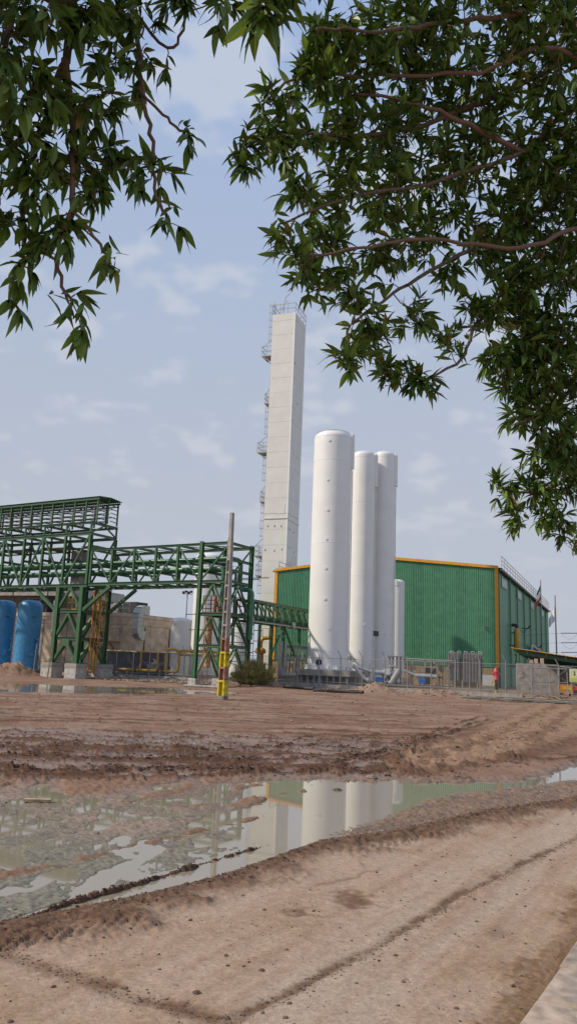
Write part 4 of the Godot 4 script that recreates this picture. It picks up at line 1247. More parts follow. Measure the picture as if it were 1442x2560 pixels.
	pbar("knee_brace", lb, g, Vector3(0, 4.4, -5.8), Vector3(0, 2.2, -7.8), 0.12, 0.12)
	var lp := thing("process_pipe", "thick green pipe lying in the low bridge", "pipe", P0, rt)
	ptube("pipe_run", lp, M.greenpipe, [Vector3(-0.35, 4.86, 0.3), Vector3(-0.35, 4.86, -Lb - 0.1)], 0.20, 14)
	lp = thing("conduit", "grey conduit with round junction discs along the low bridge's lower edge", "pipe", P0, rt)
	ptube("pipe_run", lp, M.galv, [Vector3(0.16, 4.50, 0.2), Vector3(0.16, 4.50, -Lb)], 0.06, 8)
	for z in [-0.1, -6.8]: ptube("disc", lp, M.galv, [Vector3(0.18, 4.62, z), Vector3(0.30, 4.62, z)], 0.24, 18)

# ---------------------------------------------------------------- beige building, container, yellow pipes
func build_left_plant():
	var o := Vector3(-13.85, 0, -66.8)
	var rt := deg_to_rad(-30.0)
	var t := thing("beige_building", "low beige rendered building with parapet behind the rack's legs", "building", o, rt)
	# front runs left from the corner, end runs back
	pbox("wall", t, M.beige, Vector3(-6.5, 2.72, -5.0), Vector3(13.0, 5.0, 10.0))
	pbox("parapet", t, M.beige, Vector3(-6.5, 5.30, -5.0), Vector3(13.12, 0.30, 10.12))
	pbox("string_course", t, M.beige, Vector3(-6.5, 4.55, -5.0), Vector3(13.10, 0.10, 10.10))
	pbox("roof", t, M.roofgrey, Vector3(-6.5, 5.47, -5.0), Vector3(12.8, 0.03, 9.8))
	for u in [-3.2, -6.4, -9.4]:
		pbox("movement_joint", t, M.concretedark, Vector3(u, 2.6, 0.012), Vector3(0.035, 4.6, 0.03))
	ptube("rainwater_pipe", t, M.rust, [Vector3(0.06, 1.2, -3.0), Vector3(0.06, 4.4, -3.0)], 0.04, 6)
	ptube("rainwater_pipe", t, M.rust, [Vector3(0.06, 0.4, -6.5), Vector3(0.06, 4.4, -6.5)], 0.04, 6)
	pbox("vent_hood", t, M.beige, Vector3(-10.0, 1.3, 0.12), Vector3(0.5, 0.8, 0.24))
	# gallery stairs and landing on the front
	var st := thing("wall_landing", "railed landing bracketed to the beige wall", "platform", o, rt)
	pbox("deck", st, M.timber, Vector3(-1.2, 3.0, 0.55), Vector3(2.2, 0.06, 1.0))
	railing(st, [Vector3(-2.2, 3.03, 1.0), Vector3(-0.15, 3.03, 1.0), Vector3(-0.15, 3.03, 0.1)], M.timber, 1.05, 0.42, 0.035)
	for u in [-2.0, -0.4]: pbar("bracket", st, M.green, Vector3(u, 1.9, 0.02), Vector3(u, 2.95, 0.95), 0.08, 0.08)
	# silver ducts turning down from the roof
	for q in [[Vector3(-12.35, 0, -66.9), -0.35, "silver box duct elbow on the beige building's right end"], [Vector3(-19.1, 0, -65.2), 0.3, "pale rounded duct hanging by the rack's left leg"]]:
		var d := thing("air_duct", q[2], "duct", q[0], q[1], "air ducts on the beige building")
		var m := MB.new()
		var pr := [Vector2(0.0, 5.95), Vector2(-0.52, 5.95), Vector2(-0.75, 5.7), Vector2(-0.78, 5.3)] if false else []
		# downward run with segmented elbows, square section
		var path := [Vector3(0, 5.75, -0.9), Vector3(0, 5.75, -0.1), Vector3(0, 5.62, 0.25), Vector3(0, 5.3, 0.45), Vector3(0, 4.2, 0.5), Vector3(0, 3.85, 0.4), Vector3(0, 3.6, 0.1), Vector3(0, 3.55, -0.4)]
		for i in path.size() - 1:
			var a: Vector3 = path[i]
			var b: Vector3 = path[i + 1]
			var ext := (b - a).normalized() * 0.06
			m = MB.new(); m.bar(a - ext, b + ext, 0.78 - 0.01 * (i % 2), 0.62 - 0.01 * (i % 2), Vector3.RIGHT)
			put("duct_section", m.mesh(), M.silver if q[1] < 0 else M.white, d)
		for y in [4.4, 4.75, 5.1]: pbox("seam", d, M.silver if q[1] < 0 else M.white, Vector3(0, y, 0.48), Vector3(0.70, 0.05, 0.86))
	var rb := thing("rooftop_cooler", "dark cooling unit on the beige roof beside the silver duct", "machine", o, rt)
	pbox("casing", rb, M.dark, Vector3(-0.8, 6.0, -2.4), Vector3(1.6, 1.05, 1.5))
	pbox("casing", rb, M.greypaint, Vector3(-2.6, 5.9, -2.2), Vector3(1.2, 0.85, 1.4))
	railing(rb, [Vector3(-3.4, 5.48, -1.0), Vector3(-0.2, 5.48, -1.0)], M.galv, 0.9, 0.8, 0.03)
	rb = thing("rooftop_stair", "dark steel stair frame above the beige roof by the blue tanks", "stairs", o, rt)
	pbox("landing", rb, M.dark, Vector3(-10.8, 5.95, -1.0), Vector3(2.6, 0.9, 1.6))
	railing(rb, [Vector3(-12.2, 5.5, -0.1), Vector3(-9.3, 5.5, -0.1)], M.dark, 1.3, 0.5, 0.05)
	pbar("stringer", rb, M.dark, Vector3(-12.0, 5.5, 0.0), Vector3(-9.6, 6.9, 0.0), 0.08, 0.16)
	var ws := thing("flat_roofed_shed", "grey flat roof of a shed far behind the blue tanks", "building", Vector3(-26.0, 0, -78.0), deg_to_rad(-22))
	pbox("wall", ws, M.concretedark, Vector3(0, 3.7, 0), Vector3(16.0, 6.8, 7.0))
	pbox("roof", ws, M.roofgrey, Vector3(0, 7.5, 0), Vector3(17.5, 0.9, 8.5))
	for i in 4: pbox("roof_seam", ws, M.concretedark, Vector3(-6 + i * 4.0, 7.5, 4.27), Vector3(0.06, 0.9, 0.05))
	# shipping container with lettering
	var c := thing("shipping_container", "dark blue corrugated shipping container behind the fence", "container", Vector3(-11.8, 0, -63.9), deg_to_rad(-26))
	var m2 := MB.new()
	var x := -3.0
	while x < 2.99:
		var xs := [x, x + 0.07, x + 0.11, x + 0.18, x + 0.22]
		var zs := [0.0, 0.0, -0.04, -0.04, 0.0]
		for i in 4:
			m2.quad(Vector3(minf(xs[i], 3), 0.45, zs[i]), Vector3(minf(xs[i + 1], 3), 0.45, zs[i + 1]), Vector3(minf(xs[i + 1], 3), 2.15, zs[i + 1]), Vector3(minf(xs[i], 3), 2.15, zs[i]))
		x += 0.22
	put("side_sheet", m2.mesh(), M.container, c)
	pbox("body", c, M.container, Vector3(0, 1.28, -1.0), Vector3(5.98, 1.80, 1.84))
	for y in [0.40, 2.20]: pbox("rail", c, M.container, Vector3(0, y, 0.0), Vector3(6.1, 0.12, 0.08))
	for xx in [-3.02, 3.02]: pbox("corner_post", c, M.container, Vector3(xx, 1.3, 0.0), Vector3(0.12, 1.9, 0.10))
	var wp := mat(0.66, 0.66, 0.64, 0.7, 0.0, M.stain, 1.5)
	pbox("logo_patch", c, wp, Vector3(1.83, 1.10, 0.012), Vector3(0.80, 0.40, 0.012))
	var disc := MB.new(); disc.tube([Vector3(1.62, 1.40, 0.0), Vector3(1.62, 1.40, 0.014)], 0.26, 0.26, 20)
	put("logo_patch", disc.mesh(), wp, c)
	disc = MB.new(); disc.tube([Vector3(1.50, 1.48, 0.01), Vector3(1.50, 1.48, 0.021)], 0.13, 0.13, 16)
	put("logo_mark", disc.mesh(), M.dark, c)
	pbox("logo_patch", c, mat(0.34, 0.16, 0.15, 0.7, 0.0, M.stain, 1.5), Vector3(1.20, 1.10, 0.010), Vector3(0.42, 0.36, 0.010))
	for q in [["CGM", 1.83, M.dark, 0.022], ["CMA", 1.16, wp, 0.020]]:
		var tm := TextMesh.new()
		var sf := SystemFont.new(); sf.font_names = PackedStringArray(["Droid Sans"]); sf.font_weight = 700
		tm.font = sf; tm.text = q[0]; tm.font_size = 30; tm.pixel_size = 0.0105; tm.depth = 0.008
		put("lettering", tm, q[2], c, Vector3(q[1], 1.10, q[3]))
	# yellow gas pipes in front of it
	var o2 := Vector3(-5.47, 0, -52.5)
	var yp := [
		["low yellow gas pipe with flanges running before the container", [Vector3(-12.8, 0.75, 0), Vector3(-7.15, 0.75, 0), Vector3(-7.15, 2.35, 0), Vector3(-3.0, 2.35, 0)], 0.115],
		["yellow gas pipe rising from the low pipe and looping to the right", [Vector3(-8.35, 0.75, 0.0), Vector3(-8.35, 2.45, 0.0), Vector3(-7.35, 2.45, 0.0), Vector3(-7.35, 2.05, -0.25), Vector3(-3.0, 2.05, -0.25)], 0.10],
		["long thin yellow pipe along the container's upper edge", [Vector3(-14.5, 2.18, -0.4), Vector3(-9.6, 2.18, -0.4), Vector3(-8.9, 2.18, -0.4), Vector3(-7.4, 2.15, -0.4)], 0.075]]
	for q in yp:
		var pp := thing("gas_pipe", q[0], "pipe", Vector3(-1.6, 0, -57.6), deg_to_rad(-26.0), "yellow gas pipes")
		ptube("pipe_run", pp, M.yellow, bend(q[1], 0.22), q[2], 12)
		if q[2] > 0.11:
			for u in [-11.2, -9.0, -8.6]: ptube("flange", pp, M.dark, [Vector3(u, 0.75, 0), Vector3(u + 0.10, 0.75, 0)], 0.18, 14)
			for u in [-11.9, -8.9, -7.5]: pbox("pipe_support", pp, M.greypaint, Vector3(u, 0.48, 0), Vector3(0.1, 0.4, 0.2))
	for q in [[-10.75, "left"], [-9.15, "right"]]:
		var pp := thing("gas_riser", "upright yellow gas pipe, the %s of two before the container" % q[1], "pipe", Vector3(-1.6, 0, -57.6), deg_to_rad(-26.0))
		ptube("pipe_run", pp, M.yellow, [Vector3(q[0], 0.82, -0.05), Vector3(q[0], 2.2, -0.05)], 0.085, 10)
		pbox("valve_body", pp, M.dark, Vector3(q[0] + 0.45, 1.05, 0.0), Vector3(0.3, 0.22, 0.2))
		ptube("valve_wheel", pp, M.greypaint, [Vector3(q[0] + 0.45, 1.35, 0), Vector3(q[0] + 0.45, 1.38, 0)], 0.22, 14)
		pbar("valve_stem", pp, M.greypaint, Vector3(q[0] + 0.45, 1.1, 0), Vector3(q[0] + 0.45, 1.36, 0), 0.05, 0.05)
	# yellow vessel behind the bush
	var yv := thing("gas_vessel", "upright yellow-orange gas vessel with a gooseneck pipe behind the bush", "vessel", Vector3(-1.75, 0, -60.5))
	var vm := MB.new(); vm.lathe([Vector2(0.26, 0.4), Vector2(0.26, 2.35), Vector2(0.42, 2.40), Vector2(0.42, 2.62), Vector2(0.30, 2.78), Vector2(0.0, 2.85)], 22)
	put("shell", vm.mesh(), M.orange, yv)
	ptube("gooseneck", yv, M.yellow, bend([Vector3(0, 2.7, 0), Vector3(0, 3.55, 0), Vector3(0.75, 3.6, 0)], 0.4), 0.15, 12)
	ptube("handle_loop", yv, M.orange, [Vector3(0.1, 3.6, 0.1), Vector3(0.1, 4.3, 0.1), Vector3(0.6, 4.3, 0.1), Vector3(0.6, 3.7, 0.1)], 0.03, 6)
	yv = thing("rust_post", "dark rusty steel post standing beside the yellow vessel", "post", Vector3(-1.0, 0, -58.6))
	pbeam("shaft", yv, M.rust, Vector3(0, 0.3, 0), Vector3(0, 4.4, 0), 0.16, 0.16, Vector3.BACK)
	# distant mast
	var ms := thing("lighting_mast", "far thin lighting mast with a cluster of lamps", "lamp", Vector3(-13.9, 0, -110.0))
	ptube("mast", ms, M.greypaint, [Vector3(0, 0.3, 0), Vector3(0, 11.0, 0)], 0.14, 8, 0.07)
	for k in 4: pbox("lamp_head", ms, M.dark, Vector3(-0.55 + 0.37 * k, 11.1 + 0.12 * (k % 2), 0.1), Vector3(0.34, 0.3, 0.3))
	pbox("crossarm", ms, M.dark, Vector3(0, 10.9, 0), Vector3(1.4, 0.08, 0.08))

# ---------------------------------------------------------------- fence
func build_fence():
	var FO := Vector3(0.40, 0, -55.5)
	var FT := deg_to_rad(-26.0)
	var t := thing("chain_link_fence", "grey chain-link fence with cranked post tops in front of the plant", "fence", FO, FT)
	var post := MB.new()
	post.tube([Vector3(0, 0.30, 0), Vector3(0, 2.33, 0)], 0.040, 0.040, 8)
	var pm := post.mesh()
	var arm := MB.new()
	arm.bar(Vector3(0, 2.31, 0), Vector3(-0.20, 2.70, 0.12), 0.045, 0.045)
	var armm := arm.mesh()
	var n := 0
	var u := -18.15
	while u < 20.5:
		var o := put("post", pm, M.galv, t, Vector3(u, -0.14 if u > 16.0 else 0.0, 0))
		o.rotation = Vector3(rng.randf_range(-0.012, 0.012), 0, rng.randf_range(-0.018, 0.018))
		put("barb_arm", armm, M.greypaint, o)
		u += 1.578; n += 1
	for q in [[2.16, 0.018], [0.55, 0.016]]:
		ptube("rail", t, M.galv, [Vector3(-18.1, q[0], 0.0), Vector3(19.9, q[0], 0.0)], q[1], 6)
	var w := MB.new()
	var x := -20.0
	while x < 20.0:
		for s in [1.0, -1.0]:
			var a := Vector3(x, 0.45, -0.03)
			var b := Vector3(x + 1.7, 2.15, -0.03)
			if s < 0: a = Vector3(x + 1.7, 0.45, -0.036); b = Vector3(x, 2.15, -0.036)
			w.bar(a, b, 0.005, 0.005)
		x += 0.13
	var wn := put("wire_mesh", w.mesh(), M.galv, t)
	wn.set_meta("kind", "stuff")
	var f := thing("fence_footing", "low pale concrete footing under the chain-link fence", "wall", FO, FT)
	for k in 10:
		var u0 := -17.0 + k * 3.3
		pbox("footing_block", f, M.concrete, Vector3(u0 + 1.65, 0.12 + 0.008 * (k % 3), 0), Vector3(3.285, 0.52, 0.30 + 0.012 * (k % 2)))
	var sp := thing("loose_fence_post", "lone leaning fence post left of the rack's pedestals", "post", Vector3(-19.2, 0.15, -61.0), FT)
	sp.rotation.z = -0.03
	put("shaft", pm, M.galv, sp); put("barb_arm", armm, M.dark, sp)
	sp = thing("timber_stake", "pale timber stake leaning before the left pedestal", "post", Vector3(-17.35, 0.0, -58.5), 0.0)
	sp.rotation.z = -0.06
	pbar("shaft", sp, M.timber, Vector3(0, 0, 0), Vector3(0, 2.2, 0), 0.09, 0.07)

# ---------------------------------------------------------------- pump skids and pipework inside the fence
func build_skids():
	var S := Vector3(0, 0, -57.0)
	var t := thing("filling_manifold", "silver insulated pipes with a white box and hand wheels before the tank plinth", "pipework", S)
	pbox("control_box", t, M.white, Vector3(4.85, 1.72, 0), Vector3(0.66, 0.36, 0.4), Basis(Vector3.BACK, -0.16))
	ptube("upper_pipe", t, M.silver, [Vector3(5.15, 1.68, 0.05), Vector3(6.45, 1.33, 0.05)], 0.10, 14)
	ptube("lower_pipe", t, M.silver, bend([Vector3(5.1, 1.75, 0.15), Vector3(5.35, 1.5, 0.15), Vector3(6.0, 0.75, 0.3), Vector3(6.35, 0.72, 0.3)], 0.2), 0.13, 14)
	ptube("pipe_end", t, M.silver, [Vector3(6.2, 0.72, 0.3), Vector3(6.28, 0.72, 0.42)], 0.17, 16)
	for q in [[4.85, 2.28], [5.08, 2.12]]:
		var pts := []
		for i in 17: pts.append(Vector3(q[0] + 0.13 * cos(TAU * i / 16.0), q[1] + 0.13 * sin(TAU * i / 16.0), 0.1))
		ptube("hand_wheel", t, M.dark, pts, 0.018, 5)
		pbar("wheel_spoke", t, M.dark, Vector3(q[0] - 0.12, q[1], 0.1), Vector3(q[0] + 0.12, q[1], 0.1), 0.02, 0.02)
		pbar("valve_stem", t, M.dark, Vector3(q[0], 1.85, 0.08), Vector3(q[0], q[1], 0.08), 0.03, 0.03)
	for q in [[5.3, 0.9], [5.55, 0.8], [4.6, 1.5]]: pbar("support_leg", t, M.galv, Vector3(q[0], 0.3, 0.1), Vector3(q[0], 0.3 + q[1], 0.1), 0.07, 0.07)
	t = thing("pump_skid", "grey pump skid with a blue motor below the lamp post", "pump", S)
	ptube("pump_barrel", t, M.silver, [Vector3(6.6, 1.32, 0), Vector3(8.25, 1.27, 0)], 0.17, 16)
	pbox("pump_head", t, M.white, Vector3(7.55, 1.38, 0.02), Vector3(0.42, 0.42, 0.42))
	ptube("barrel_end", t, M.galv, [Vector3(8.05, 1.275, 0), Vector3(8.16, 1.275, 0)], 0.22, 16)
	pbox("motor", t, M.motorblue, Vector3(6.98, 0.80, 0.25), Vector3(0.52, 0.34, 0.36))
	pbox("skid_base", t, M.concretedark, Vector3(7.4, 0.42, 0.0), Vector3(2.4, 0.24, 0.9))
	ptube("hose", t, M.rubber, bend([Vector3(7.2, 1.2, 0.1), Vector3(7.45, 0.7, 0.2), Vector3(7.6, 1.15, 0.2), Vector3(7.75, 0.6, 0.2)], 0.2), 0.07, 8)
	for x in [6.3, 7.32, 7.95]: pbar("frame_post", t, M.greypaint, Vector3(x, 0.4, -0.1), Vector3(x, 1.95, -0.1), 0.08, 0.08)
	var v := MB.new()
	v.tube([Vector3(7.7, 0.45, 0.1), Vector3(7.95, 0.7, 0.1), Vector3(8.35, 1.35, 0.1), Vector3(8.45, 1.55, 0.1)], 0.26, 0.26, 18)
	put("sloping_vessel", v.mesh(), M.greypaint, t)
	t = thing("pipe_stand", "grey table-like pipe stand with upright pipes in front of the slim tanks", "pipework", S)
	pbox("top_plate", t, M.greypaint, Vector3(8.1, 2.48, 0), Vector3(1.2, 0.09, 0.8))
	for x in [7.75, 8.0, 8.28, 8.55]: ptube("upright_pipe", t, M.galv, [Vector3(x, 0.4, 0.0), Vector3(x, 2.44, 0.0)], 0.065, 10)
	ptube("ball_valve", t, M.silver, [Vector3(7.72, 1.8, 0.12), Vector3(8.3, 1.75, 0.12)], 0.09, 10)
	t = thing("pump_skid", "second grey pump skid with dark boxes before the tan base wall", "pump", S)
	ptube("pump_barrel", t, M.silver, [Vector3(9.6, 1.18, 0.3), Vector3(11.15, 1.14, 0.3)], 0.16, 16)
	ptube("inclined_pipe", t, M.silver, [Vector3(8.75, 1.5, 0.2), Vector3(9.7, 1.15, 0.2)], 0.11, 12)
	pbox("motor", t, M.motorblue, Vector3(10.0, 0.80, 0.5), Vector3(0.5, 0.34, 0.4))
	pbox("motor", t, M.dark, Vector3(10.45, 0.85, 0.5), Vector3(0.3, 0.5, 0.4))
	pbox("junction_box", t, M.dark, Vector3(10.5, 1.58, 0.1), Vector3(0.36, 0.4, 0.3))
	pbox("junction_box", t, M.dark, Vector3(10.92, 1.55, 0.1), Vector3(0.32, 0.4, 0.3))
	pbox("skid_base", t, M.concretedark, Vector3(9.9, 0.42, 0.3), Vector3(3.2, 0.24, 1.0))
	pbox("block", t, M.concretedark, Vector3(8.95, 0.75, 0.35), Vector3(0.62, 0.5, 0.5))
	for x in [9.3, 9.95, 10.3, 10.75, 11.2, 11.35]: pbar("frame_post", t, M.greypaint, Vector3(x, 0.4, 0.05), Vector3(x, 2.0 if x < 10.8 else 1.3, 0.05), 0.08, 0.08)
	for x in [9.05, 9.5]: pbox("cream_valve", t, M.timber, Vector3(x, 1.72, 0), Vector3(0.36, 0.26, 0.3))
	ptube("spindle", t, M.rust, [Vector3(11.15, 1.14, 0.3), Vector3(11.5, 1.1, 0.3)], 0.06, 8)
	t = thing("pipe_gantry", "long grey pipe gantry along the foot of the green gable", "pipework", S)
	for q in [[2.36, 0.0], [2.28, -0.5]]: ptube("header_pipe", t, M.galv, [Vector3(8.8, q[0], q[1]), Vector3(12.15, q[0] - 0.06, q[1] + 0.8)], 0.06, 10)
	for x in [9.4, 10.25, 11.1, 11.9]: pbar("gantry_post", t, M.galv, Vector3(x, 0.3, 0.0 + (x - 8.8) * 0.2), Vector3(x, 2.3, (x - 8.8) * 0.2), 0.1, 0.1)
	pbar("brace", t, M.galv, Vector3(10.4, 0.9, 0.3), Vector3(11.0, 2.0, 0.4), 0.05, 0.05)
	# manifold left of the largest tank
	t = thing("pipe_manifold", "grey pipe manifold between the bush and the largest tank", "pipework", Vector3(0, 0, -61.0))
	pbeam("header_beam", t, M.greypaint, Vector3(-0.35, 2.98, 0), Vector3(1.95, 2.92, 0.0), 0.2, 0.26)
	pbeam("header_beam", t, M.greypaint, Vector3(-0.35, 2.35, -0.6), Vector3(1.95, 2.3, -0.6), 0.14, 0.16)
	for k in 9:
		var x := -0.25 + k * 0.26
		ptube("upright_pipe", t, M.greypaint if k % 3 else M.galv, [Vector3(x, 0.4, -0.3 - 0.2 * (k % 2)), Vector3(x, 2.85 - 0.2 * (k % 3), -0.3 - 0.2 * (k % 2))], 0.06 + 0.02 * (k % 3), 10)
	for k in 4: pbox("valve_body", t, M.greypaint, Vector3(0.25 + k * 0.48, 1.35 + 0.2 * (k % 2), -0.05), Vector3(0.3, 0.34, 0.3))
	for x in [-0.2, 0.15]: pbeam("post", t, M.galv, Vector3(x, 0.3, 2.2), Vector3(x + 0.04, 3.3, 2.2), 0.2, 0.2, Vector3.BACK)
	ptube("horizontal_pump", t, M.greypaint, [Vector3(-0.05, 0.85, 3.0), Vector3(1.0, 0.85, 3.0)], 0.17, 14)
	pbox("pump_foot", t, M.concretedark, Vector3(0.5, 0.5, 3.0), Vector3(1.4, 0.4, 0.6))
	pbox("grey_box", t, M.greypaint, Vector3(0.1, 1.1, 2.9), Vector3(0.4, 0.5, 0.3))
	# fin-tube vaporiser
	t = thing("fin_tube_vaporiser", "bank of upright grey finned tubes before the green gable's right end", "vaporiser", Vector3(13.1, 0, -56.0), deg_to_rad(-26.0))
	for row in 2:
		for k in 11:
			if k == 4: continue
			var x := -1.25 + k * 0.215 + 0.05 * row
			var m := MB.new()
			for a in 4:
				var q := Basis(Vector3.UP, PI * a / 4.0)
				m.box(Vector3(x, 1.92 - (0.06 if k > 4 else 0.0), -0.45 * row), Vector3(0.165, 1.95, 0.006), q)
			m.tube([Vector3(x, 0.9, -0.45 * row), Vector3(x, 2.95, -0.45 * row)], 0.022, 0.022, 6)
			put("finned_tube", m.mesh(), M.vapor, t)
	for k in 5: ptube("return_bend", t, M.silver, bend([Vector3(-1.15 + k * 0.5, 2.88, 0), Vector3(-1.15 + k * 0.5, 3.02, 0), Vector3(-0.93 + k * 0.5, 3.02, 0), Vector3(-0.93 + k * 0.5, 2.88, 0)], 0.08), 0.022, 6)
	for x in [-1.3, -0.85, -0.3, 0.2, 0.75, 1.2]: pbar("leg", t, M.galv, Vector3(x, 0.25, 0), Vector3(x, 1.0, 0), 0.07, 0.07)
	for y in [0.98, 2.6]: pbar("frame_rail", t, M.galv, Vector3(-1.35, y, -0.2), Vector3(1.25, y, -0.2), 0.05, 0.05)
	ptube("feed_pipe", t, M.galv, bend([Vector3(-1.55, 2.35, 0.1), Vector3(-1.55, 0.55, 0.1), Vector3(-1.0, 0.55, 0.1)], 0.1), 0.04, 8)
	ptube("feed_pipe", t, M.galv, bend([Vector3(-1.7, 2.35, 0.1), Vector3(-1.7, 0.42, 0.1), Vector3(-1.0, 0.42, 0.1)], 0.1), 0.04, 8)
	pbox("plinth", t, M.concretedark, Vector3(0, 0.24, 0), Vector3(4.6, 0.16, 1.4))
	# floodlight post
	t = thing("floodlight_post", "square dark floodlight on a slim grey post before the slim tanks", "lamp", Vector3(6.28, 0, -53.9))
	ptube("post", t, M.galv, [Vector3(0, 0.2, 0), Vector3(0.04, 3.75, 0)], 0.045, 8)
	pbox("lamp_head", t, M.dark, Vector3(0.07, 3.95, 0.02), Vector3(0.36, 0.34, 0.12), Basis(Vector3.RIGHT, -0.3) * Basis(Vector3.UP, 0.35))
	pbox("bracket", t, M.galv, Vector3(0.04, 3.74, 0), Vector3(0.12, 0.1, 0.08))

# ---------------------------------------------------------------- right: hydrant, cabinet, canopy, gate, flags
func build_right_side():
	var t := thing("fire_hydrant", "red fire hydrant on a tall black pipe with yellow foot", "hydrant", Vector3(13.70, 0, -50.5))
	ptube("standpipe", t, M.dark, [Vector3(0.02, 0.3, 0), Vector3(0.0, 1.15, 0)], 0.085, 12)
	ptube("foot", t, M.paintyellow, [Vector3(0.02, 0.28, 0), Vector3(0.02, 0.52, 0)], 0.12, 14)
	for y in [0.62, 0.80]: ptube("flange", t, M.dark, [Vector3(0.015, y, 0), Vector3(0.015, y + 0.05, 0)], 0.14, 14)
	var m := MB.new(); m.lathe([Vector2(0.11, 1.12), Vector2(0.16, 1.14), Vector2(0.16, 1.24), Vector2(0.135, 1.27), Vector2(0.135, 1.58), Vector2(0.17, 1.60), Vector2(0.17, 1.68), Vector2(0.13, 1.72), Vector2(0.11, 1.86), Vector2(0.05, 1.93), Vector2(0.0, 1.94)], 18)
	put("barrel", m.mesh(), M.red, t)
	for s in [-1.0, 1.0]: ptube("outlet", t, M.red, [Vector3(0.1 * s, 1.52, 0.0), Vector3(0.24 * s, 1.52, 0.03)], 0.065, 12)
	for s in [-1.0, 1.0]: ptube("outlet_cap", t, M.galv, [Vector3(0.24 * s, 1.52, 0.03), Vector3(0.28 * s, 1.52, 0.035)], 0.07, 12)
	t = thing("electric_cabinet", "grey electric cabinet with a yellow warning triangle", "cabinet", Vector3(13.95, 0, -52.2), deg_to_rad(-24))
	pbox("casing", t, M.roofgrey, Vector3(-0.25, 1.08, 0), Vector3(0.82, 0.72, 0.3))
	pbox("door", t, mat(0.50, 0.50, 0.50, 0.5, 0.0, M.wear, 1.0), Vector3(-0.25, 1.08, 0.155), Vector3(0.76, 0.66, 0.015))
	pbox("plinth", t, M.concretedark, Vector3(-0.25, 0.5, 0), Vector3(0.86, 0.44, 0.34))
	m = MB.new()
	m.tri(Vector3(-0.12, 0.84, 0.168), Vector3(0.16, 0.84, 0.168), Vector3(0.02, 1.14, 0.168))
	put("warning_sign", m.mesh(), M.paintyellow, t)
	m = MB.new()
	m.tri(Vector3(0.0, 1.05, 0.172), Vector3(-0.02, 0.96, 0.172), Vector3(0.05, 1.05, 0.172)); m.tri(Vector3(-0.01, 0.96, 0.172), Vector3(0.01, 0.88, 0.172), Vector3(0.055, 0.985, 0.172))
	put("warning_bolt", m.mesh(), M.black, t)
	# concrete block wall
	t = thing("concrete_block_wall", "grey cast concrete wall under the green canopy", "wall", Vector3(15.05, 0, -50.6), deg_to_rad(-10))
	for r in 3:
		var w := 2.62
		pbox("lift", t, M.concrete, Vector3(w * 0.5 + 0.004 * r, 0.62 + r * 0.66, -0.15 - 0.006 * (r % 2)), Vector3(w - 0.01 * r, 0.650, 0.3))
	pbox("side_lift", t, M.concretedark, Vector3(2.48, 1.25, -2.0), Vector3(0.28, 1.9, 3.4))
	ptube("scrawl", t, M.concretedark, [Vector3(0.15, 1.35, 0.005), Vector3(0.35, 1.35, 0.005), Vector3(0.5, 1.5, 0.005), Vector3(0.42, 1.75, 0.005), Vector3(0.35, 1.6, 0.005)], 0.012, 5)
	pbar("timber_edge", t, M.timber, Vector3(-0.1, 0.42, 0.25), Vector3(2.7, 0.34, 0.35), 0.12, 0.10)
	t = thing("stacked_boxes", "pinkish boxes on top of the concrete wall under the canopy", "box", Vector3(15.05, 0, -50.6), deg_to_rad(-10))
	for q in [[1.25, 0.30], [1.62, 0.34], [0.95, 0.22]]: pbox("carton", t, mat(0.55, 0.36, 0.28, 0.9), Vector3(q[0], 2.29 + q[1] * 0.5, -0.16), Vector3(0.2, q[1], 0.2))
	# canopy
	t = thing("lean_to_canopy", "dark green sloping canopy with amber edge at the right of the hall", "canopy", Vector3(14.95, 0, -51.2), deg_to_rad(-30))
	m = MB.new()
	var x := 0.0
	while x < 8.0:
		for q in [[0.0, 0.12, 0.0, 0.04], [0.12, 0.24, 0.04, 0.0]]:
			var ya = 3.22 - (x + q[0]) * 0.125
			var yb = 3.22 - (x + q[1]) * 0.125
			m.quad(Vector3(x + q[0], ya + q[2], 0.0), Vector3(x + q[1], yb + q[3], 0.0), Vector3(x + q[1], yb + q[3] - 0.5, -4.0), Vector3(x + q[0], ya + q[2] - 0.5, -4.0))
		x += 0.24
	put("roof_sheet", m.mesh(), M.cladside, t)
	pbar("edge_trim", t, M.amber, Vector3(-0.05, 3.26, 0.03), Vector3(8.0, 2.255, 0.03), 0.03, 0.035)
	pbeam("edge_beam", t, M.green, Vector3(0.1, 2.98, -0.45), Vector3(8.0, 1.99, -0.45), 0.10, 0.22)
	for z in [-1.0, -2.0, -3.0, -3.9]: pbeam("purlin", t, M.green, Vector3(0.1, 3.06 + z * 0.125, z), Vector3(8.0, 2.08 + z * 0.125, z), 0.1, 0.16)
	for q in [[0.35, -0.2], [0.35, -3.6], [6.2, -0.3], [6.2, -3.6]]: pbeam("post", t, M.green, Vector3(q[0], 0.2, q[1]), Vector3(q[0], 3.0 - q[0] * 0.125 + q[1] * 0.125, q[1]), 0.14, 0.14, Vector3.BACK)
	for k in 5: pbox("bolt_cleat", t, M.galv, Vector3(0.9 + k * 1.2, 3.0 - k * 0.15, -0.38), Vector3(0.05, 0.2, 0.03))
	t = thing("lower_canopy", "small dark flat roof below the main canopy by the gate", "canopy", Vector3(17.0, 0, -49.6), deg_to_rad(-28))
	pbox("roof", t, M.dark, Vector3(0.9, 2.05, -0.7), Vector3(2.4, 0.10, 1.6), Basis(Vector3.BACK, -0.10))
	pbox("back_board", t, M.concretedark, Vector3(1.2, 1.2, -1.6), Vector3(2.8, 1.7, 0.12))
	pbox("paving_slab", t, M.concrete, Vector3(0.8, 0.22, 0.2), Vector3(3.2, 0.14, 2.2))
	t = thing("orange_machine", "orange machine with a yellow panel parked behind the open gate", "machine", Vector3(17.6, 0, -49.0), deg_to_rad(-20))
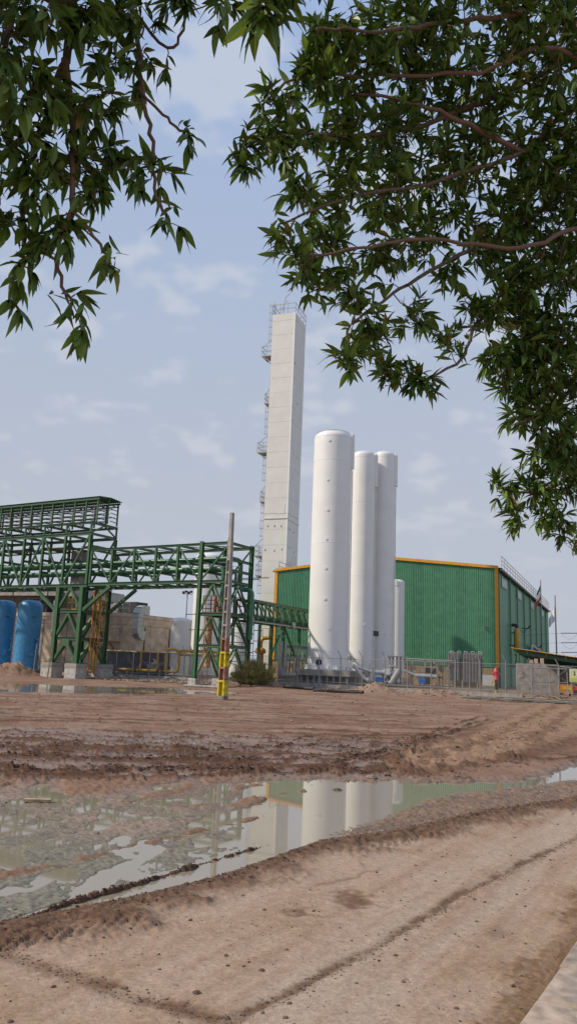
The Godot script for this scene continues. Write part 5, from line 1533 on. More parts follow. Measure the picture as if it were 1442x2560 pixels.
	pbox("body", t, M.orange, Vector3(0.0, 0.72, 0), Vector3(0.9, 0.66, 0.8))
	pbox("panel", t, M.paintyellow, Vector3(0.12, 0.84, 0.41), Vector3(0.5, 0.18, 0.03))
	pbox("hood", t, M.red, Vector3(0.85, 0.86, 0), Vector3(0.8, 0.22, 0.7))
	pbox("panel", t, M.paintyellow, Vector3(1.45, 0.84, 0.1), Vector3(0.4, 0.2, 0.6))
	for s in [-0.28, 0.28]: ptube("wheel", t, M.rubber, [Vector3(s, 0.40, 0.34), Vector3(s, 0.40, 0.46)], 0.16, 16)
	# open gate leaves of tube
	for q in [[Vector3(14.72, 0.0, -46.6), -0.02, "left leaf of the tubular steel gate before the concrete wall"], [Vector3(16.95, 0.0, -46.3), -0.25, "right leaf of the tubular steel gate with the sign"]]:
		t = thing("gate_leaf", q[2], "gate", q[0], deg_to_rad(-6) + q[1], "tubular gate leaves")
		var W := 2.05
		for y in [0.45, 1.18, 1.98]: ptube("rail", t, M.galv, [Vector3(0, y, 0), Vector3(W, y, 0)], 0.028, 8)
		for k in 5: ptube("upright", t, M.greypaint, [Vector3(W * k / 4.0 + 0.06, 0.32, 0.0), Vector3(W * k / 4.0, 1.98, 0.0)], 0.026, 8)
		for k in 2:
			pbar("diagonal", t, M.greypaint, Vector3(W * 0.5 * k + 0.05, 1.2, 0.03), Vector3(W * 0.5 * (k + 1), 1.95, 0.03), 0.035, 0.02)
			pbar("diagonal", t, M.greypaint, Vector3(W * 0.5 * k + 0.05, 1.15, 0.03), Vector3(W * 0.5 * (k + 1), 0.5, 0.03), 0.035, 0.02)
			pbar("diagonal", t, M.greypaint, Vector3(W * 0.5 * (k + 1), 1.2, -0.03), Vector3(W * 0.5 * k + 0.05, 1.95, -0.03), 0.035, 0.02)
	t = thing("gate_sign", "pale yellow-green notice board with a round emblem hung on the gate", "sign", Vector3(16.98, 1.62, -45.75), deg_to_rad(-8))
	pbox("board", t, M.signpaper, Vector3.ZERO, Vector3(0.54, 0.74, 0.02))
	pbox("lower_band", t, M.signgreen, Vector3(0, -0.24, 0.012), Vector3(0.48, 0.22, 0.006))
	var ring := []
	for i in 25: ring.append(Vector3(0.19 * cos(TAU * i / 24.0), 0.12 + 0.19 * sin(TAU * i / 24.0), 0.012))
	ptube("emblem_ring", t, M.signgreen, ring, 0.010, 5)
	m = MB.new()
	for k in [-1.0, 1.0]:
		m.quad(Vector3(-0.05, 0.12 + k * 0.02, 0.016), Vector3(0.05, 0.12 + k * 0.02 + 0.03, 0.016), Vector3(0.05, 0.12 + k * 0.11, 0.016), Vector3(-0.02, 0.12 + k * 0.13, 0.016))
	put("emblem", m.mesh(), M.black, t)
	for s in [-0.22, 0.22]: pbar("hanger", t, M.galv, Vector3(s, 0.30, -0.02), Vector3(s, 0.42, -0.1), 0.02, 0.02)
	# long steel sections laid on the ground in front of the gate
	for k in 9:
		var a := Vector3(10.7 + 0.35 * k, 0.22 + 0.03 * (k % 3), -47.3 + 0.30 * k)
		var b := a + Vector3(3.6, 0.02, 2.3 + 0.5 * sin(k * 2.0))
		a.y = maxf(ground_at(a.x, a.z), ground_at((a.x + b.x) * 0.5, (a.z + b.z) * 0.5)) + 0.06 + 0.05 * (k % 3)
		b.y = maxf(ground_at(b.x, b.z), ground_at((a.x + b.x) * 0.5, (a.z + b.z) * 0.5)) + 0.06 + 0.05 * (k % 3)
		var o := thing("steel_section", "long flat steel section lying in the pile before the fence's right part", "steel bar", a, 0.0, "steel sections piled on the ground")
		m = MB.new(); m.ibeam(Vector3.ZERO, b - a, 0.13, 0.09)
		put("bar", m.mesh(), M.galv if k % 2 else M.concrete, o)
	# brushwood heap
	t = thing("brushwood", "small heap of dry sticks at the foot of the gate post", "sticks", Vector3(15.9, 0.1, -46.0))
	for k in 40:
		var c := Vector3(rng.randf_range(-0.7, 0.7), rng.randf_range(0.02, 0.28), rng.randf_range(-0.2, 0.2))
		var d := Vector3(rng.randf_range(-1, 1), rng.randf_range(-0.3, 0.4), rng.randf_range(-0.6, 0.6)).normalized() * rng.randf_range(0.15, 0.4)
		pbar("stick", t, M.timber if k % 2 else M.bark, c - d, c + d, 0.03, 0.03)
	# flags
	t = thing("flagpole", "flagpole with a drooping green, white and red flag beyond the hall roof", "flag", Vector3(31.45, 0, -95.0))
	ptube("pole", t, M.galv, [Vector3(0, 0.3, 0), Vector3(0, 13.0, 0)], 0.09, 8, 0.06)
	for k in 3:
		m = MB.new()
		var cs := []
		for j in 3:
			var yy := 12.0 - (k + j * 0.5) * 0.62
			cs.append([Vector3(-0.05, yy + 0.4, 0), Vector3(-0.55 - 0.05 * j - 0.05 * k, yy - 0.75, 0.15 * sin(j * 2.0 + k))])
		for j in 2:
			m.quad(cs[j + 1][1], cs[j + 1][0], cs[j][0], cs[j][1])
		put("stripe", m.mesh(), [M.clothgreen, M.cloth, M.clothred][k], t)
	t = thing("flagpole", "tall bare pole with a hanging white flag at the right edge", "flag", Vector3(27.95, 0, -80.0))
	ptube("pole", t, M.galv, [Vector3(0, 0.3, 0), Vector3(0, 9.7, 0)], 0.10, 8, 0.06)
	m = MB.new()
	for i in 6:
		var a := Vector3(-0.08 - 0.10 * i, 8.6 - 0.22 * i, 0.14 * sin(i * 1.7))
		var b := Vector3(-0.08 - 0.10 * (i + 1), 8.6 - 0.22 * (i + 1), 0.14 * sin((i + 1) * 1.7))
		m.quad(b - Vector3(0, 1.45 - 0.1 * i, 0), a - Vector3(0, 1.5 - 0.1 * i, 0), a, b)
	put("flag_cloth", m.mesh(), M.cloth, t)
	# power lines
	for k in 3:
		var y = [5.3, 4.45, 3.6][k]
		t = thing("power_line", "%s of the three wires with insulators at the right edge" % ["top", "middle", "lowest"][k], "wire", Vector3(26.4, y, -70.0))
		var pts := []
		for i in 13: pts.append(Vector3(-1.5 - i * 1.6, -0.04 * i - 0.06 * sin(PI * i / 12.0) * 3.0, -3.0 * i))
		ptube("wire", t, M.dark, pts, 0.009, 5)
		ptube("wire", t, M.dark, [Vector3(-0.1, 0.02, 0.0), Vector3(9.0, 1.2, 12.0)], 0.009, 5)
		ptube("insulator", t, M.dark, [Vector3(-1.5, 0, 0), Vector3(0, 0.06, 0)], 0.032, 8)
		var lp := []
		for i in 9: lp.append(Vector3(-1.5 + i * 0.1875, -0.5 * sin(PI * i / 8.0), 0))
		ptube("jumper", t, M.dark, lp, 0.008, 4)

# ---------------------------------------------------------------- yard: pole, bush, debris
func build_yard():
	var t := thing("concrete_pole", "tapered concrete pole with recessed panels and yellow painted foot", "pole", Vector3(-2.61, 0, -35.2), deg_to_rad(-40.0))
	# local +z: face with recesses (turns to the camera's left); local +x: plain face (right)
	var bands := [[-0.3, 0.16, M.concretedark], [0.16, 0.84, M.paintyellow], [0.84, 1.42, M.brick], [1.42, 2.09, M.paintyellow], [2.09, 2.70, M.brick]]
	var y := 2.70
	while y < 6.2:
		bands.append([y, y + 0.60, M.concrete]); y += 0.60
	bands.append([y, 8.45, M.concrete])
	var wid := func(h: float) -> float: return lerpf(0.40, 0.155, h / 8.45)
	var dep := func(h: float) -> float: return lerpf(0.30, 0.145, h / 8.45)
	for i in bands.size():
		var b: Array = bands[i]
		var m := MB.new()
		var quadrant := func(y0: float, y1: float, x0: float, x1: float, z0: float, z1: float):
			# shares of half width and depth, tapering with height
			var p := []
			for h in [y0, y1]:
				var w: float = wid.call(h) * 0.5
				var d: float = dep.call(h) * 0.5
				p.append_array([Vector3(x0 * w, h, z1 * d), Vector3(x1 * w, h, z1 * d), Vector3(x1 * w, h, z0 * d), Vector3(x0 * w, h, z0 * d)])
			m.hexa(p)
		if i == bands.size() - 1 or i == 0:
			quadrant.call(b[0], b[1], -1.0, 1.0, -1.0, 1.0)
		else:
			quadrant.call(b[0], b[1], -1.0, 1.0, -1.0, 0.1)
			quadrant.call(b[0], b[1], -1.0, -0.64, 0.1, 1.0)
			quadrant.call(b[0], b[1], 0.64, 1.0, 0.1, 1.0)
			quadrant.call(b[1] - 0.08, b[1], -0.64, 0.64, 0.1, 0.985)
		put("painted_band" if i in [1, 2, 3, 4] else "shaft", m.mesh(), b[2], t)
	var hm := MB.new()
	for k in 14:
		var h := 6.45 + k * 0.14
		hm.tube([Vector3(-0.01, h, dep.call(h) * 0.5 - 0.01), Vector3(-0.01, h, dep.call(h) * 0.5 + 0.003)], 0.012, 0.012, 6)
	put("bolt_holes", hm.mesh(), M.dark, t)
	for k in 2:   # painted number on the plain face: two alike hooked strokes
		var nm := MB.new()
		var z := 0.065 - k * 0.105
		var xx: float = wid.call(1.9) * 0.5 + 0.006
		nm.bar(Vector3(xx, 1.72, z), Vector3(xx, 2.0, z), 0.006, 0.026, Vector3.BACK)
		nm.bar(Vector3(xx, 1.985, z), Vector3(xx, 1.985, z - 0.06), 0.006, 0.026)
		nm.bar(Vector3(xx, 1.93, z - 0.055), Vector3(xx, 2.01, z - 0.055), 0.006, 0.018, Vector3.BACK)
		put("painted_number", nm.mesh(), M.black, t)
	# bush of thin feathery shoots
	var bt := thing("tamarisk_bush", "feathery grey-green bush at the fence beside the concrete pole", "bush", Vector3(-1.95, 0.05, -53.2))
	var leaf := MB.new()
	for a in 3:
		var q := Basis(Vector3.FORWARD, PI * a / 3.0)
		leaf.quad(q * Vector3(-0.012, 0, 0), q * Vector3(0.012, 0, 0), q * Vector3(0.006, 0.0, 0.13), q * Vector3(-0.006, 0.0, 0.13))
	var stems := MB.new()
	var xf := []
	for k in 190:
		var az := rng.randf() * TAU
		var tilt := rng.randf_range(0.05, 1.15)
		var ln := rng.randf_range(1.2, 2.0) * (1.0 - 0.18 * tilt)
		var base := Vector3(rng.randf_range(-0.7, 0.7), 0, rng.randf_range(-0.3, 0.3))
		var d := Vector3(sin(tilt) * cos(az), cos(tilt), sin(tilt) * sin(az))
		var p := [base, base + d * ln * 0.5, base + d * ln * 0.95 + Vector3(0, -0.12 * tilt, 0)]
		stems.tube(p, 0.012, 0.004, 4, false)
		for j in 105:
			var s := rng.randf_range(0.22, 1.0)
			var c: Vector3 = p[0].lerp(p[1], s * 2.0) if s < 0.5 else p[1].lerp(p[2], s * 2.0 - 1.0)
			c += Vector3(rng.randf_range(-1, 1), rng.randf_range(-0.6, 0.8), rng.randf_range(-1, 1)) * 0.16 * s
			var dd := (d + Vector3(rng.randf_range(-1, 1), rng.randf_range(-0.4, 1.0), rng.randf_range(-1, 1)) * 1.1).normalized()
			var bb := stems.aim(Vector3.ZERO, dd).scaled(Vector3.ONE * rng.randf_range(0.7, 1.5))
			xf.append([Transform3D(bb, c), Color(0.30, 0.33, 0.15).lerp(Color(0.48, 0.42, 0.20), rng.randf()) * rng.randf_range(0.8, 1.1)])
	put("stems", stems.mesh(), M.twig, bt).set_meta("kind", "stuff")
	var lm := mat(1, 1, 1, 0.8)
	lm.vertex_color_use_as_albedo = true
	lm.backlight_enabled = true; lm.backlight = Color(0.6, 0.6, 0.35)
	scatter("foliage", xf, leaf.mesh(), lm, bt)
	# black pipes and rubble along the footing
	for q in [[Vector3(0.15, 0.0, -52.4), Vector3(2.1, 0.0, -51.8), 0.13, "thick black pipe length lying before the largest tank"], [Vector3(2.0, 0, -49.4), Vector3(4.7, 0, -49.0), 0.10, "long grey-black hose lying across the mud before the fence"], [Vector3(4.2, 0, -49.9), Vector3(5.1, 0, -49.7), 0.11, "short black pipe stub next to the earth heap"], [Vector3(-6.1, 0, -49.6), Vector3(-3.75, 0, -48.6), 0.09, "pale pipe lying by the far puddle's edge near the pole"]]:
		var o := thing("pipe_length", q[3], "pipe")
		var pts := []
		for i in 9:
			var c: Vector3 = q[0].lerp(q[1], i / 8.0)
			c.z += 0.10 * sin(i * 0.9)
			c.y = ground_at(c.x, c.z) + q[2] * 0.8
			pts.append(c)
		ptube("pipe_run", o, M.rubber if q[2] > 0.095 else M.concrete, pts, q[2], 12)
	var pk := thing("timber_board", "short pale board lying in the mud at the left", "board", Vector3(-2.78, ground_at(-2.78, -9.45) + 0.015, -9.45), 0.1)
	pbox("board", pk, M.timber, Vector3.ZERO, Vector3(0.30, 0.03, 0.09))
	var rf := []
	for k in 1500:
		var u := rng.randf_range(-18.5, -5.0)
		var v := -0.2 - 3.4 * pow(rng.randf(), 1.3)
		var c := Vector3(0.40, 0, -55.5) + Vector3(0.899, 0, 0.438) * u - Vector3(0.438, 0, -0.899) * -v
		if k > 1150:
			u = rng.randf_range(-5.0, 13.0); v = -0.3 - 2.2 * rng.randf()
			c = Vector3(0.40, 0, -55.5) + Vector3(0.899, 0, 0.438) * u - Vector3(0.438, 0, -0.899) * -v
		c.y = ground_at(c.x, c.z) + 0.02
		if c.y < WL: continue
		var s := rng.randf_range(0.04, 0.17) * (0.6 if k > 1150 else 1.0)
		rf.append([Transform3D(Basis.from_euler(Vector3(rng.randf(), rng.randf() * TAU, rng.randf())).scaled(Vector3(s, s * 0.7, s)), c), Color(0.46, 0.37, 0.30).lerp(Color(0.28, 0.20, 0.15), rng.randf())])
	scatter("rubble", rf, M.stones[2], M.pebble, self, "broken stone rubble along the fence footing")

# ---------------------------------------------------------------- trees
func leaf_mesh(k: int) -> ArrayMesh:
	var m := MB.new()
	var n := 5
	var half := [0.0, 0.098, 0.135, 0.118, 0.066, 0.0]
	var c := []
	for i in n + 1:
		var s := float(i) / n
		var drop: float = [-0.16, -0.05, -0.28][k] * s * s
		var wd: float = half[i] * [1.0, 1.15, 0.72][k]
		var tw: float = [0.0, 0.25, -0.9][k] * s          # twist along the midrib
		var sx: float = [0.03, -0.05, 0.09][k] * sin(PI * s)
		var up: float = wd * [0.42, 0.25, 0.6][k]
		c.append([Vector3(sx, drop, s), Vector3(sx + wd * cos(tw), drop + up + wd * sin(tw), s - 0.02), Vector3(sx - wd * cos(tw), drop + up - wd * sin(tw), s - 0.02)])
	for i in n:
		var a: Array = c[i]
		var b: Array = c[i + 1]
		m.quad(a[0], b[0], b[1], a[1])
		m.quad(b[0], a[0], a[2], b[2])
	return m.mesh()

func spline(p: Array, k := 5) -> Array:
	var out := []
	for i in p.size() - 1:
		var a: Vector3 = p[maxi(i - 1, 0)]
		var d: Vector3 = p[mini(i + 2, p.size() - 1)]
		for j in k: out.append(p[i].cubic_interpolate(p[i + 1], a, d, float(j) / k))
	out.append(p[p.size() - 1])
	return out

func grow(called: String, label: String, base: Vector3, trunk: Array, limbs: Array, blobs: Array, leaf_len: float, droop: float, seed_: int, per: float):
	var r := RandomNumberGenerator.new(); r.seed = seed_
	var t := thing(called, label, "tree", base)
	var inv := -base
	var tp := []
	for p in trunk: tp.append(p + inv)
	var tm := MB.new(); tm.tube(spline(tp), 0.17, 0.075, 12)
	put("trunk", tm.mesh(), M.bark, t)
	var crown := Node3D.new(); crown.name = "crown"; t.add_child(crown)
	var pts := []
	for L in limbs:
		var q := []
		for p in L[1]: q.append(p + inv)
		var sp := spline(q, 6)
		for i in range(1, sp.size() - 1): sp[i] += Vector3(r.randf_range(-1, 1), r.randf_range(-1, 1), r.randf_range(-1, 1)) * 0.010
		var lm := MB.new(); lm.tube(sp, L[0], 0.006, 8)
		put("limb", lm.mesh(), M.bark if L[0] > 0.02 else M.twig, crown)
		for i in range(int(sp.size() * 0.2), sp.size()): pts.append(sp[i])
	var twigs := MB.new()
	var xf := []
	var grown := []
	for b in blobs:
		var cnt := int(maxf(2.0, per * pow(b[3] / 0.2, 1.7)))
		if b.size() > 4: cnt = int(cnt * b[4])
		for k in cnt:
			var d := Vector3(r.randfn(), r.randfn(), r.randfn()).normalized() * pow(r.randf(), 0.45)
			var tip = Vector3(b[0], b[1], b[2]) + d * b[3] * 1.02 + inv
			var best := 1e9
			var from := Vector3.ZERO
			for p in pts:
				var e: float = p.distance_squared_to(tip)
				if e < best: best = e; from = p
			# shorten the twig by starting from one already grown nearby
			for g in grown.slice(maxi(0, grown.size() - 60)):
				var e: float = g.distance_squared_to(tip) * 1.6
				if e < best and e > 0.004: best = e; from = g
			var mid := from.lerp(tip, 0.5) + Vector3(r.randf_range(-1, 1), r.randf_range(-0.2, 1), r.randf_range(-1, 1)) * 0.10 * sqrt(best)
			var tw := [from, from.lerp(mid, 0.6) + Vector3(r.randf_range(-1, 1), r.randf_range(-1, 1), r.randf_range(-1, 1)) * 0.012, mid, mid.lerp(tip, 0.55), tip]
			twigs.tube(tw, clampf(0.0025 + 0.006 * sqrt(best), 0.003, 0.007), 0.0018, 5, false)
			grown.append(mid); grown.append(tip)
			var dir = ((tip - mid).normalized() + Vector3(0, -droop, 0) + Vector3(r.randf_range(-1, 1), r.randf_range(-1, 1), r.randf_range(-1, 1)) * 0.25).normalized()
			var q := twigs.aim(Vector3.ZERO, dir)
			var nl := r.randi_range(8, 12)
			var old := r.randf() < 0.06
			for j in nl:
				var along := 0.0 if j < 6 else r.randf_range(0.02, 0.14)
				var az := j * 2.4 + r.randf_range(-0.4, 0.4)
				var op := r.randf_range(0.35, 0.95) if j < 6 else r.randf_range(0.7, 1.2)
				if j == 0: op = 0.12
				var ld = (dir * cos(op) + (q.x * cos(az) + q.y * sin(az)) * sin(op) + Vector3(0, -0.02 - droop * 0.5, 0)).normalized()
				var up = (Vector3.UP + Vector3(r.randf_range(-1, 1), 0, r.randf_range(-1, 1)) * 0.55 + dir * 0.4).normalized()
				var lb := twigs.aim(Vector3.ZERO, ld, up)
				var ln := leaf_len * r.randf_range(0.50, 1.22)
				if j > 8: ln *= 0.75
				var c := Color(0.060, 0.115, 0.022).lerp(Color(0.155, 0.24, 0.045), pow(r.randf(), 1.5))
				c = c.lerp(Color(0.17, 0.19, 0.04), maxf(0.0, r.randfn() * 0.12))
				if old and j % 3 == 0: c = Color(0.20, 0.17, 0.03)
				elif r.randf() < 0.05: c = Color(0.16, 0.24, 0.05)
				xf.append([Transform3D(lb.scaled(Vector3.ONE * ln), tip - dir * along), c])
	put("twigs", twigs.mesh(), M.twig, crown).set_meta("kind", "stuff")
	# the leaves that show largest become parts of their own
	var cam := Vector3(0, 1.65, 0) - base
	var fwd := Vector3(0, sin(deg_to_rad(11.16)), -cos(deg_to_rad(11.16)))
	var rank := []
	for i in xf.size():
		var o: Vector3 = xf[i][0].origin - cam
		var w := o.dot(fwd)
		var seen := w > 0.5 and absf(o.x) < w * 0.42 and absf((o - fwd * w).length()) < w * 0.80
		rank.append([xf[i][0].basis.z.length() / o.length() * (0.6 + absf(o.normalized().dot(xf[i][0].basis.y.normalized()))) if seen else 0.0, i])
	rank.sort_custom(func(a, b): return a[0] > b[0])
	var ms := [leaf_mesh(0), leaf_mesh(1), leaf_mesh(2)]
	var own := {}
	var tones := []
	for k in 6:
		var lmt := leaf_material()
		lmt.vertex_color_use_as_albedo = false
		lmt.albedo_color = [Color(0.065, 0.122, 0.024), Color(0.085, 0.152, 0.030), Color(0.108, 0.184, 0.036), Color(0.135, 0.216, 0.042), Color(0.16, 0.24, 0.05), Color(0.20, 0.17, 0.03)][k].linear_to_srgb()
		tones.append(lmt)
	for k in mini(300, rank.size()):
		var i: int = rank[k][1]
		own[i] = true
		var c: Color = xf[i][1]
		var shade := 5 if c.r > c.g * 0.9 else clampi(int((c.r - 0.055) / 0.025), 0, 4)
		var o := MeshInstance3D.new()
		o.mesh = ms[i % 3]; o.material_override = tones[shade]; o.transform = xf[i][0]; o.name = "leaf"
		crown.add_child(o, true)
	var rest := [[], [], []]
	for i in xf.size():
		if not own.has(i): rest[i % 3].append(xf[i])
	var lm2 := leaf_material()
	for k in 3: scatter("foliage", rest[k], ms[k], lm2, crown)
	print(called, " leaves ", xf.size())

func leaf_material() -> StandardMaterial3D:
	var m := mat(1, 1, 1, 0.42)
	m.vertex_color_use_as_albedo = true
	m.metallic_specular = 0.4
	m.backlight_enabled = true
	m.backlight = Color(0.40, 0.46, 0.15)
	return m

func build_trees():
	var Tr := Vector3(3.55, 5.3, -5.7)
	var Tl := Vector3(3.75, 3.2, -6.0)
	var rl := [[0.028, [Tr, Vector3(2.09, 6.21, -4.70), Vector3(1.87, 5.94, -4.60), Vector3(1.57, 5.53, -4.40), Vector3(0.84, 4.99, -4.20), Vector3(0.33, 4.70, -4.00), Vector3(-0.08, 4.56, -3.80), Vector3(-0.31, 4.30, -3.60)]],
		[0.03, [Tr, Vector3(2.21, 5.35, -5.10), Vector3(2.00, 5.20, -5.00), Vector3(1.57, 4.68, -4.70), Vector3(1.01, 4.19, -4.40), Vector3(0.61, 3.85, -4.20), Vector3(0.31, 3.52, -4.00)]],
		[0.022, [Tr, Vector3(2.27, 4.75, -5.30), Vector3(1.79, 4.38, -5.00), Vector3(1.18, 3.86, -4.60), Vector3(1.01, 3.50, -4.40), Vector3(0.71, 3.26, -4.20)]],
		[0.024, [Tr, Vector3(1.87, 5.96, -4.20), Vector3(1.26, 5.49, -3.90), Vector3(0.76, 5.29, -3.80), Vector3(0.40, 5.04, -3.60), Vector3(0.05, 4.95, -3.50)]],
		[0.022, [Tr, Vector3(2.10, 5.58, -4.80), Vector3(1.40, 4.93, -4.40), Vector3(0.84, 4.57, -4.20), Vector3(0.34, 4.31, -4.00), Vector3(-0.11, 3.99, -3.80)]],
		[0.022, [Tl, Vector3(2.28, 3.96, -5.40), Vector3(1.92, 3.59, -5.10), Vector3(1.62, 3.33, -4.90), Vector3(1.46, 3.24, -4.80)]],
		[0.022, [Tl, Vector3(2.39, 3.34, -5.60), Vector3(2.00, 3.03, -5.30), Vector3(1.68, 2.86, -5.10), Vector3(1.38, 2.85, -5.00)]],
		[0.018, [Tr, Vector3(1.98, 4.57, -4.60), Vector3(1.35, 4.20, -4.30), Vector3(0.78, 4.11, -4.10), Vector3(0.34, 3.92, -3.90), Vector3(-0.01, 3.80, -3.80)]],
		[0.015, [Tl, Vector3(2.47, 3.14, -5.80), Vector3(2.22, 2.78, -5.60), Vector3(2.07, 2.55, -5.50)]],
		[0.016, [Tr, Vector3(1.73, 5.45, -4.20), Vector3(1.04, 5.16, -4.00), Vector3(0.43, 5.02, -3.90), Vector3(-0.01, 4.92, -3.80), Vector3(-0.22, 4.65, -3.70)]],
		[0.018, [Vector3(1.40, 4.93, -4.40), Vector3(0.94, 4.91, -4.10), Vector3(0.57, 4.95, -4.00), Vector3(0.23, 4.91, -3.90)]]]
	var rb := [[1.61, 5.71, -4.20, 0.28], [1.17, 5.50, -4.00, 0.27], [0.74, 5.36, -3.90, 0.24], [0.37, 5.22, -3.80, 0.22], [0.12, 5.09, -3.70, 0.16], [0.02, 4.93, -3.80, 0.15], [0.28, 5.05, -4.00, 0.23], [0.72, 5.21, -4.20, 0.26], [1.17, 5.28, -4.30, 0.27], [1.64, 5.38, -4.40, 0.27], [-0.15, 4.65, -3.70, 0.11], [-0.27, 4.35, -3.60, 0.09], [-0.06, 4.51, -3.80, 0.15], [0.24, 4.67, -4.00, 0.20], [0.62, 4.78, -4.20, 0.24], [1.06, 4.89, -4.40, 0.25], [1.51, 4.95, -4.50, 0.28], [1.83, 4.95, -4.60, 0.29], [-0.28, 4.19, -3.60, 0.07], [-0.03, 4.28, -3.90, 0.10], [0.21, 4.37, -4.10, 0.17], [0.54, 4.49, -4.30, 0.20], [0.90, 4.55, -4.50, 0.22], [1.32, 4.57, -4.60, 0.25], [1.75, 4.59, -4.70, 0.27], [-0.05, 3.90, -3.80, 0.11], [0.19, 3.98, -4.00, 0.16], [0.49, 4.03, -4.20, 0.15], [0.08, 3.72, -3.90, 0.10], [0.29, 3.74, -4.10, 0.12], [0.73, 4.23, -4.40, 0.11], [1.34, 4.20, -4.60, 0.13], [1.74, 4.21, -4.70, 0.24], [0.44, 3.52, -4.10, 0.13], [0.68, 3.68, -4.20, 0.11], [0.32, 3.31, -4.00, 0.10], [0.51, 3.31, -4.10, 0.12], [0.71, 3.26, -4.20, 0.11], [0.91, 3.62, -4.40, 0.11], [1.11, 3.92, -4.50, 0.11], [1.50, 3.97, -4.80, 0.21], [1.80, 3.88, -4.90, 0.25], [1.31, 3.66, -4.70, 0.10], [1.58, 3.58, -4.90, 0.18], [1.88, 3.49, -5.00, 0.19], [1.54, 3.30, -4.90, 0.13], [1.79, 3.17, -5.00, 0.16], [1.62, 3.03, -5.00, 0.09], [1.96, 2.98, -5.20, 0.15], [1.68, 2.86, -5.10, 0.13], [1.43, 2.84, -5.00, 0.10], [1.54, 2.69, -5.10, 0.09], [1.85, 2.71, -5.30, 0.14], [2.09, 2.58, -5.50, 0.09], [0.96, 4.05, -4.40, 0.09], [1.19, 4.25, -4.50, 0.13], [1.42, 4.09, -4.60, 0.16], [1.26, 3.89, -4.60, 0.12], [1.50, 3.74, -4.80, 0.16], [1.39, 3.51, -4.80, 0.10], [1.63, 3.69, -4.80, 0.17], [1.65, 3.42, -4.90, 0.15], [1.87, 3.15, -5.00, 0.16], [2.32, 5.99, -4.60, 0.60, 0.5], [2.45, 5.03, -5.00, 0.65, 0.5], [2.64, 3.98, -5.40, 0.64, 0.5], [2.78, 3.16, -5.80, 0.54, 0.5], [1.18, 6.20, -4.00, 0.46, 0.5], [0.29, 5.88, -3.80, 0.36, 0.5], [2.03, 6.53, -4.20, 0.57, 0.4]]
	grow("broadleaf_tree", "leafy tree filling the upper right, its lit limbs reaching left", Vector3(4.2, 0.06, -6.4), [Vector3(4.2, -0.1, -6.4), Vector3(4.1, 1.6, -6.3), Tl, Tr], rl, rb, 0.112, 0.02, 21, 33.0)
	var Tq := Vector3(-1.35, 4.7, 0.6)
	var ll := [[0.03, [Tq, Vector3(-1.19, 4.57, -2.70), Vector3(-1.02, 4.42, -2.80), Vector3(-1.04, 4.18, -2.90), Vector3(-1.14, 3.96, -3.00), Vector3(-1.19, 3.60, -3.00), Vector3(-1.18, 3.33, -3.05)]],
		[0.016, [Tq, Vector3(-0.97, 4.80, -3.00), Vector3(-0.81, 4.62, -3.10), Vector3(-0.76, 4.26, -3.10), Vector3(-0.69, 3.99, -3.10), Vector3(-0.65, 3.71, -3.10), Vector3(-0.58, 3.54, -3.10)]],
		[0.018, [Vector3(-1.04, 4.18, -2.90), Vector3(-1.01, 3.90, -3.00), Vector3(-0.98, 3.54, -3.00), Vector3(-1.04, 3.32, -3.05), Vector3(-0.95, 3.12, -3.05)]],
		[0.016, [Vector3(-1.19, 4.57, -2.70), Vector3(-1.21, 4.09, -2.70), Vector3(-1.28, 3.79, -2.80), Vector3(-1.35, 3.49, -2.90)]],
		[0.008, [Vector3(-0.81, 4.62, -3.10), Vector3(-0.62, 4.44, -3.10), Vector3(-0.56, 4.66, -3.10)]],
		[0.007, [Vector3(-0.76, 4.22, -3.10), Vector3(-0.61, 4.02, -3.05), Vector3(-0.51, 3.96, -3.05)]],
		[0.007, [Vector3(-0.98, 3.54, -3.00), Vector3(-0.86, 3.39, -3.00), Vector3(-0.79, 3.28, -3.00)]],
		[0.007, [Tq, Vector3(-0.17, 3.86, -2.00), Vector3(-0.15, 3.67, -2.00), Vector3(-0.13, 3.57, -2.00)]]]
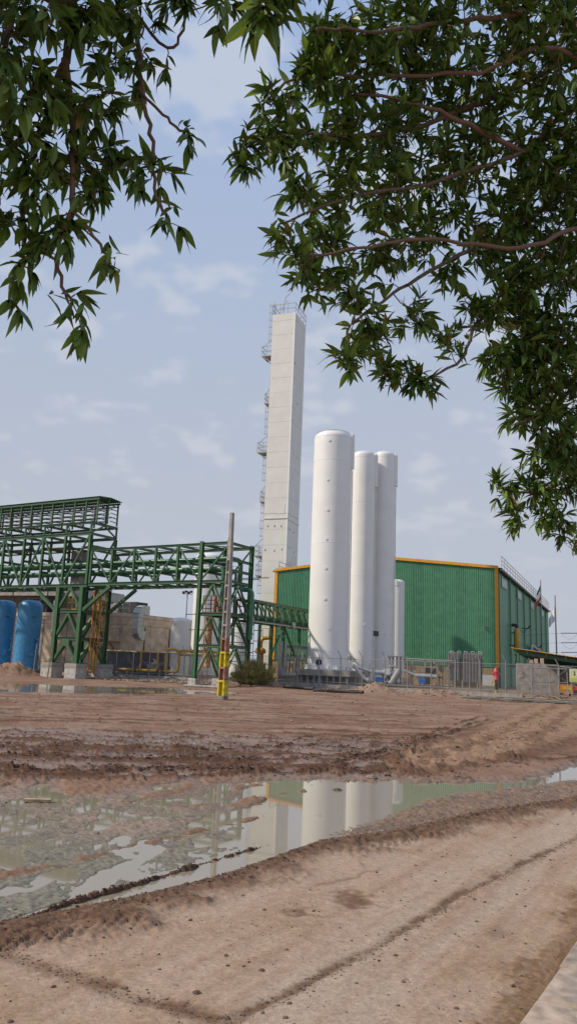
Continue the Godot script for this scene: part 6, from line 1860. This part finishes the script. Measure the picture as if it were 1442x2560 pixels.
	var lb := [[-1.11, 4.07, -2.60, 0.15], [-0.96, 4.27, -2.80, 0.15], [-0.79, 4.46, -3.00, 0.13], [-0.57, 4.57, -3.00, 0.08], [-0.38, 4.56, -3.00, 0.07], [-1.12, 3.85, -2.70, 0.15], [-0.98, 4.02, -2.90, 0.15], [-0.85, 4.26, -3.10, 0.12], [-0.67, 4.37, -3.10, 0.05], [-0.16, 3.56, -2.00, 0.06, 2.0], [-0.08, 3.62, -2.00, 0.05, 1.5], [-1.17, 3.69, -2.90, 0.14], [-1.00, 3.77, -3.00, 0.12], [-0.82, 3.87, -3.10, 0.11], [-0.65, 3.79, -3.10, 0.08], [-0.49, 3.91, -3.00, 0.05], [-0.73, 3.69, -3.10, 0.06], [-0.57, 3.54, -3.10, 0.05], [-1.19, 3.45, -3.00, 0.11], [-1.00, 3.52, -3.00, 0.07], [-1.15, 3.23, -3.00, 0.07], [-0.95, 3.37, -3.00, 0.06], [-0.78, 3.27, -3.00, 0.04], [-0.96, 3.13, -3.05, 0.05], [-0.90, 2.99, -3.05, 0.02], [-1.09, 3.57, -2.95, 0.09], [-0.92, 3.67, -3.05, 0.08], [-1.08, 3.34, -3.00, 0.07], [-1.20, 3.08, -3.00, 0.06], [-0.88, 3.97, -3.00, 0.09], [-1.38, 3.99, -2.60, 0.24, 0.6], [-1.41, 3.51, -2.80, 0.22, 0.6], [-1.04, 4.58, -2.70, 0.28, 0.6], [-0.45, 4.59, -2.60, 0.24, 0.5]]
	lb.append_array([[-2.0, 4.9, -2.9, 0.8, 0.3], [-2.6, 5.5, -2.4, 0.9, 0.3], [-2.4, 5.2, -0.8, 1.0, 0.2], [-1.3, 5.6, -1.8, 0.8, 0.3], [-1.4, 5.3, 0.8, 0.9, 0.15], [-2.2, 4.4, -3.6, 0.7, 0.4], [-1.9, 4.3, -2.6, 0.6, 0.9], [-2.5, 4.9, -2.5, 0.8, 0.5], [-1.7, 5.1, -2.9, 0.6, 0.7], [-2.3, 4.1, -3.3, 0.6, 0.7], [-1.75, 4.4, -3.0, 0.42, 1.3], [-1.45, 5.0, -2.9, 0.42, 1.2], [-0.95, 5.15, -3.0, 0.36, 1.0], [-1.8, 4.0, -3.0, 0.38, 1.3]])
	grow("broadleaf_tree", "dark drooping branches of the tree overhead at the upper left", Vector3(-1.6, 0.06, 2.2), [Vector3(-1.6, -0.1, 2.2), Vector3(-1.55, 2.0, 1.9), Tq], ll, lb, 0.125, 0.55, 22, 22.0)
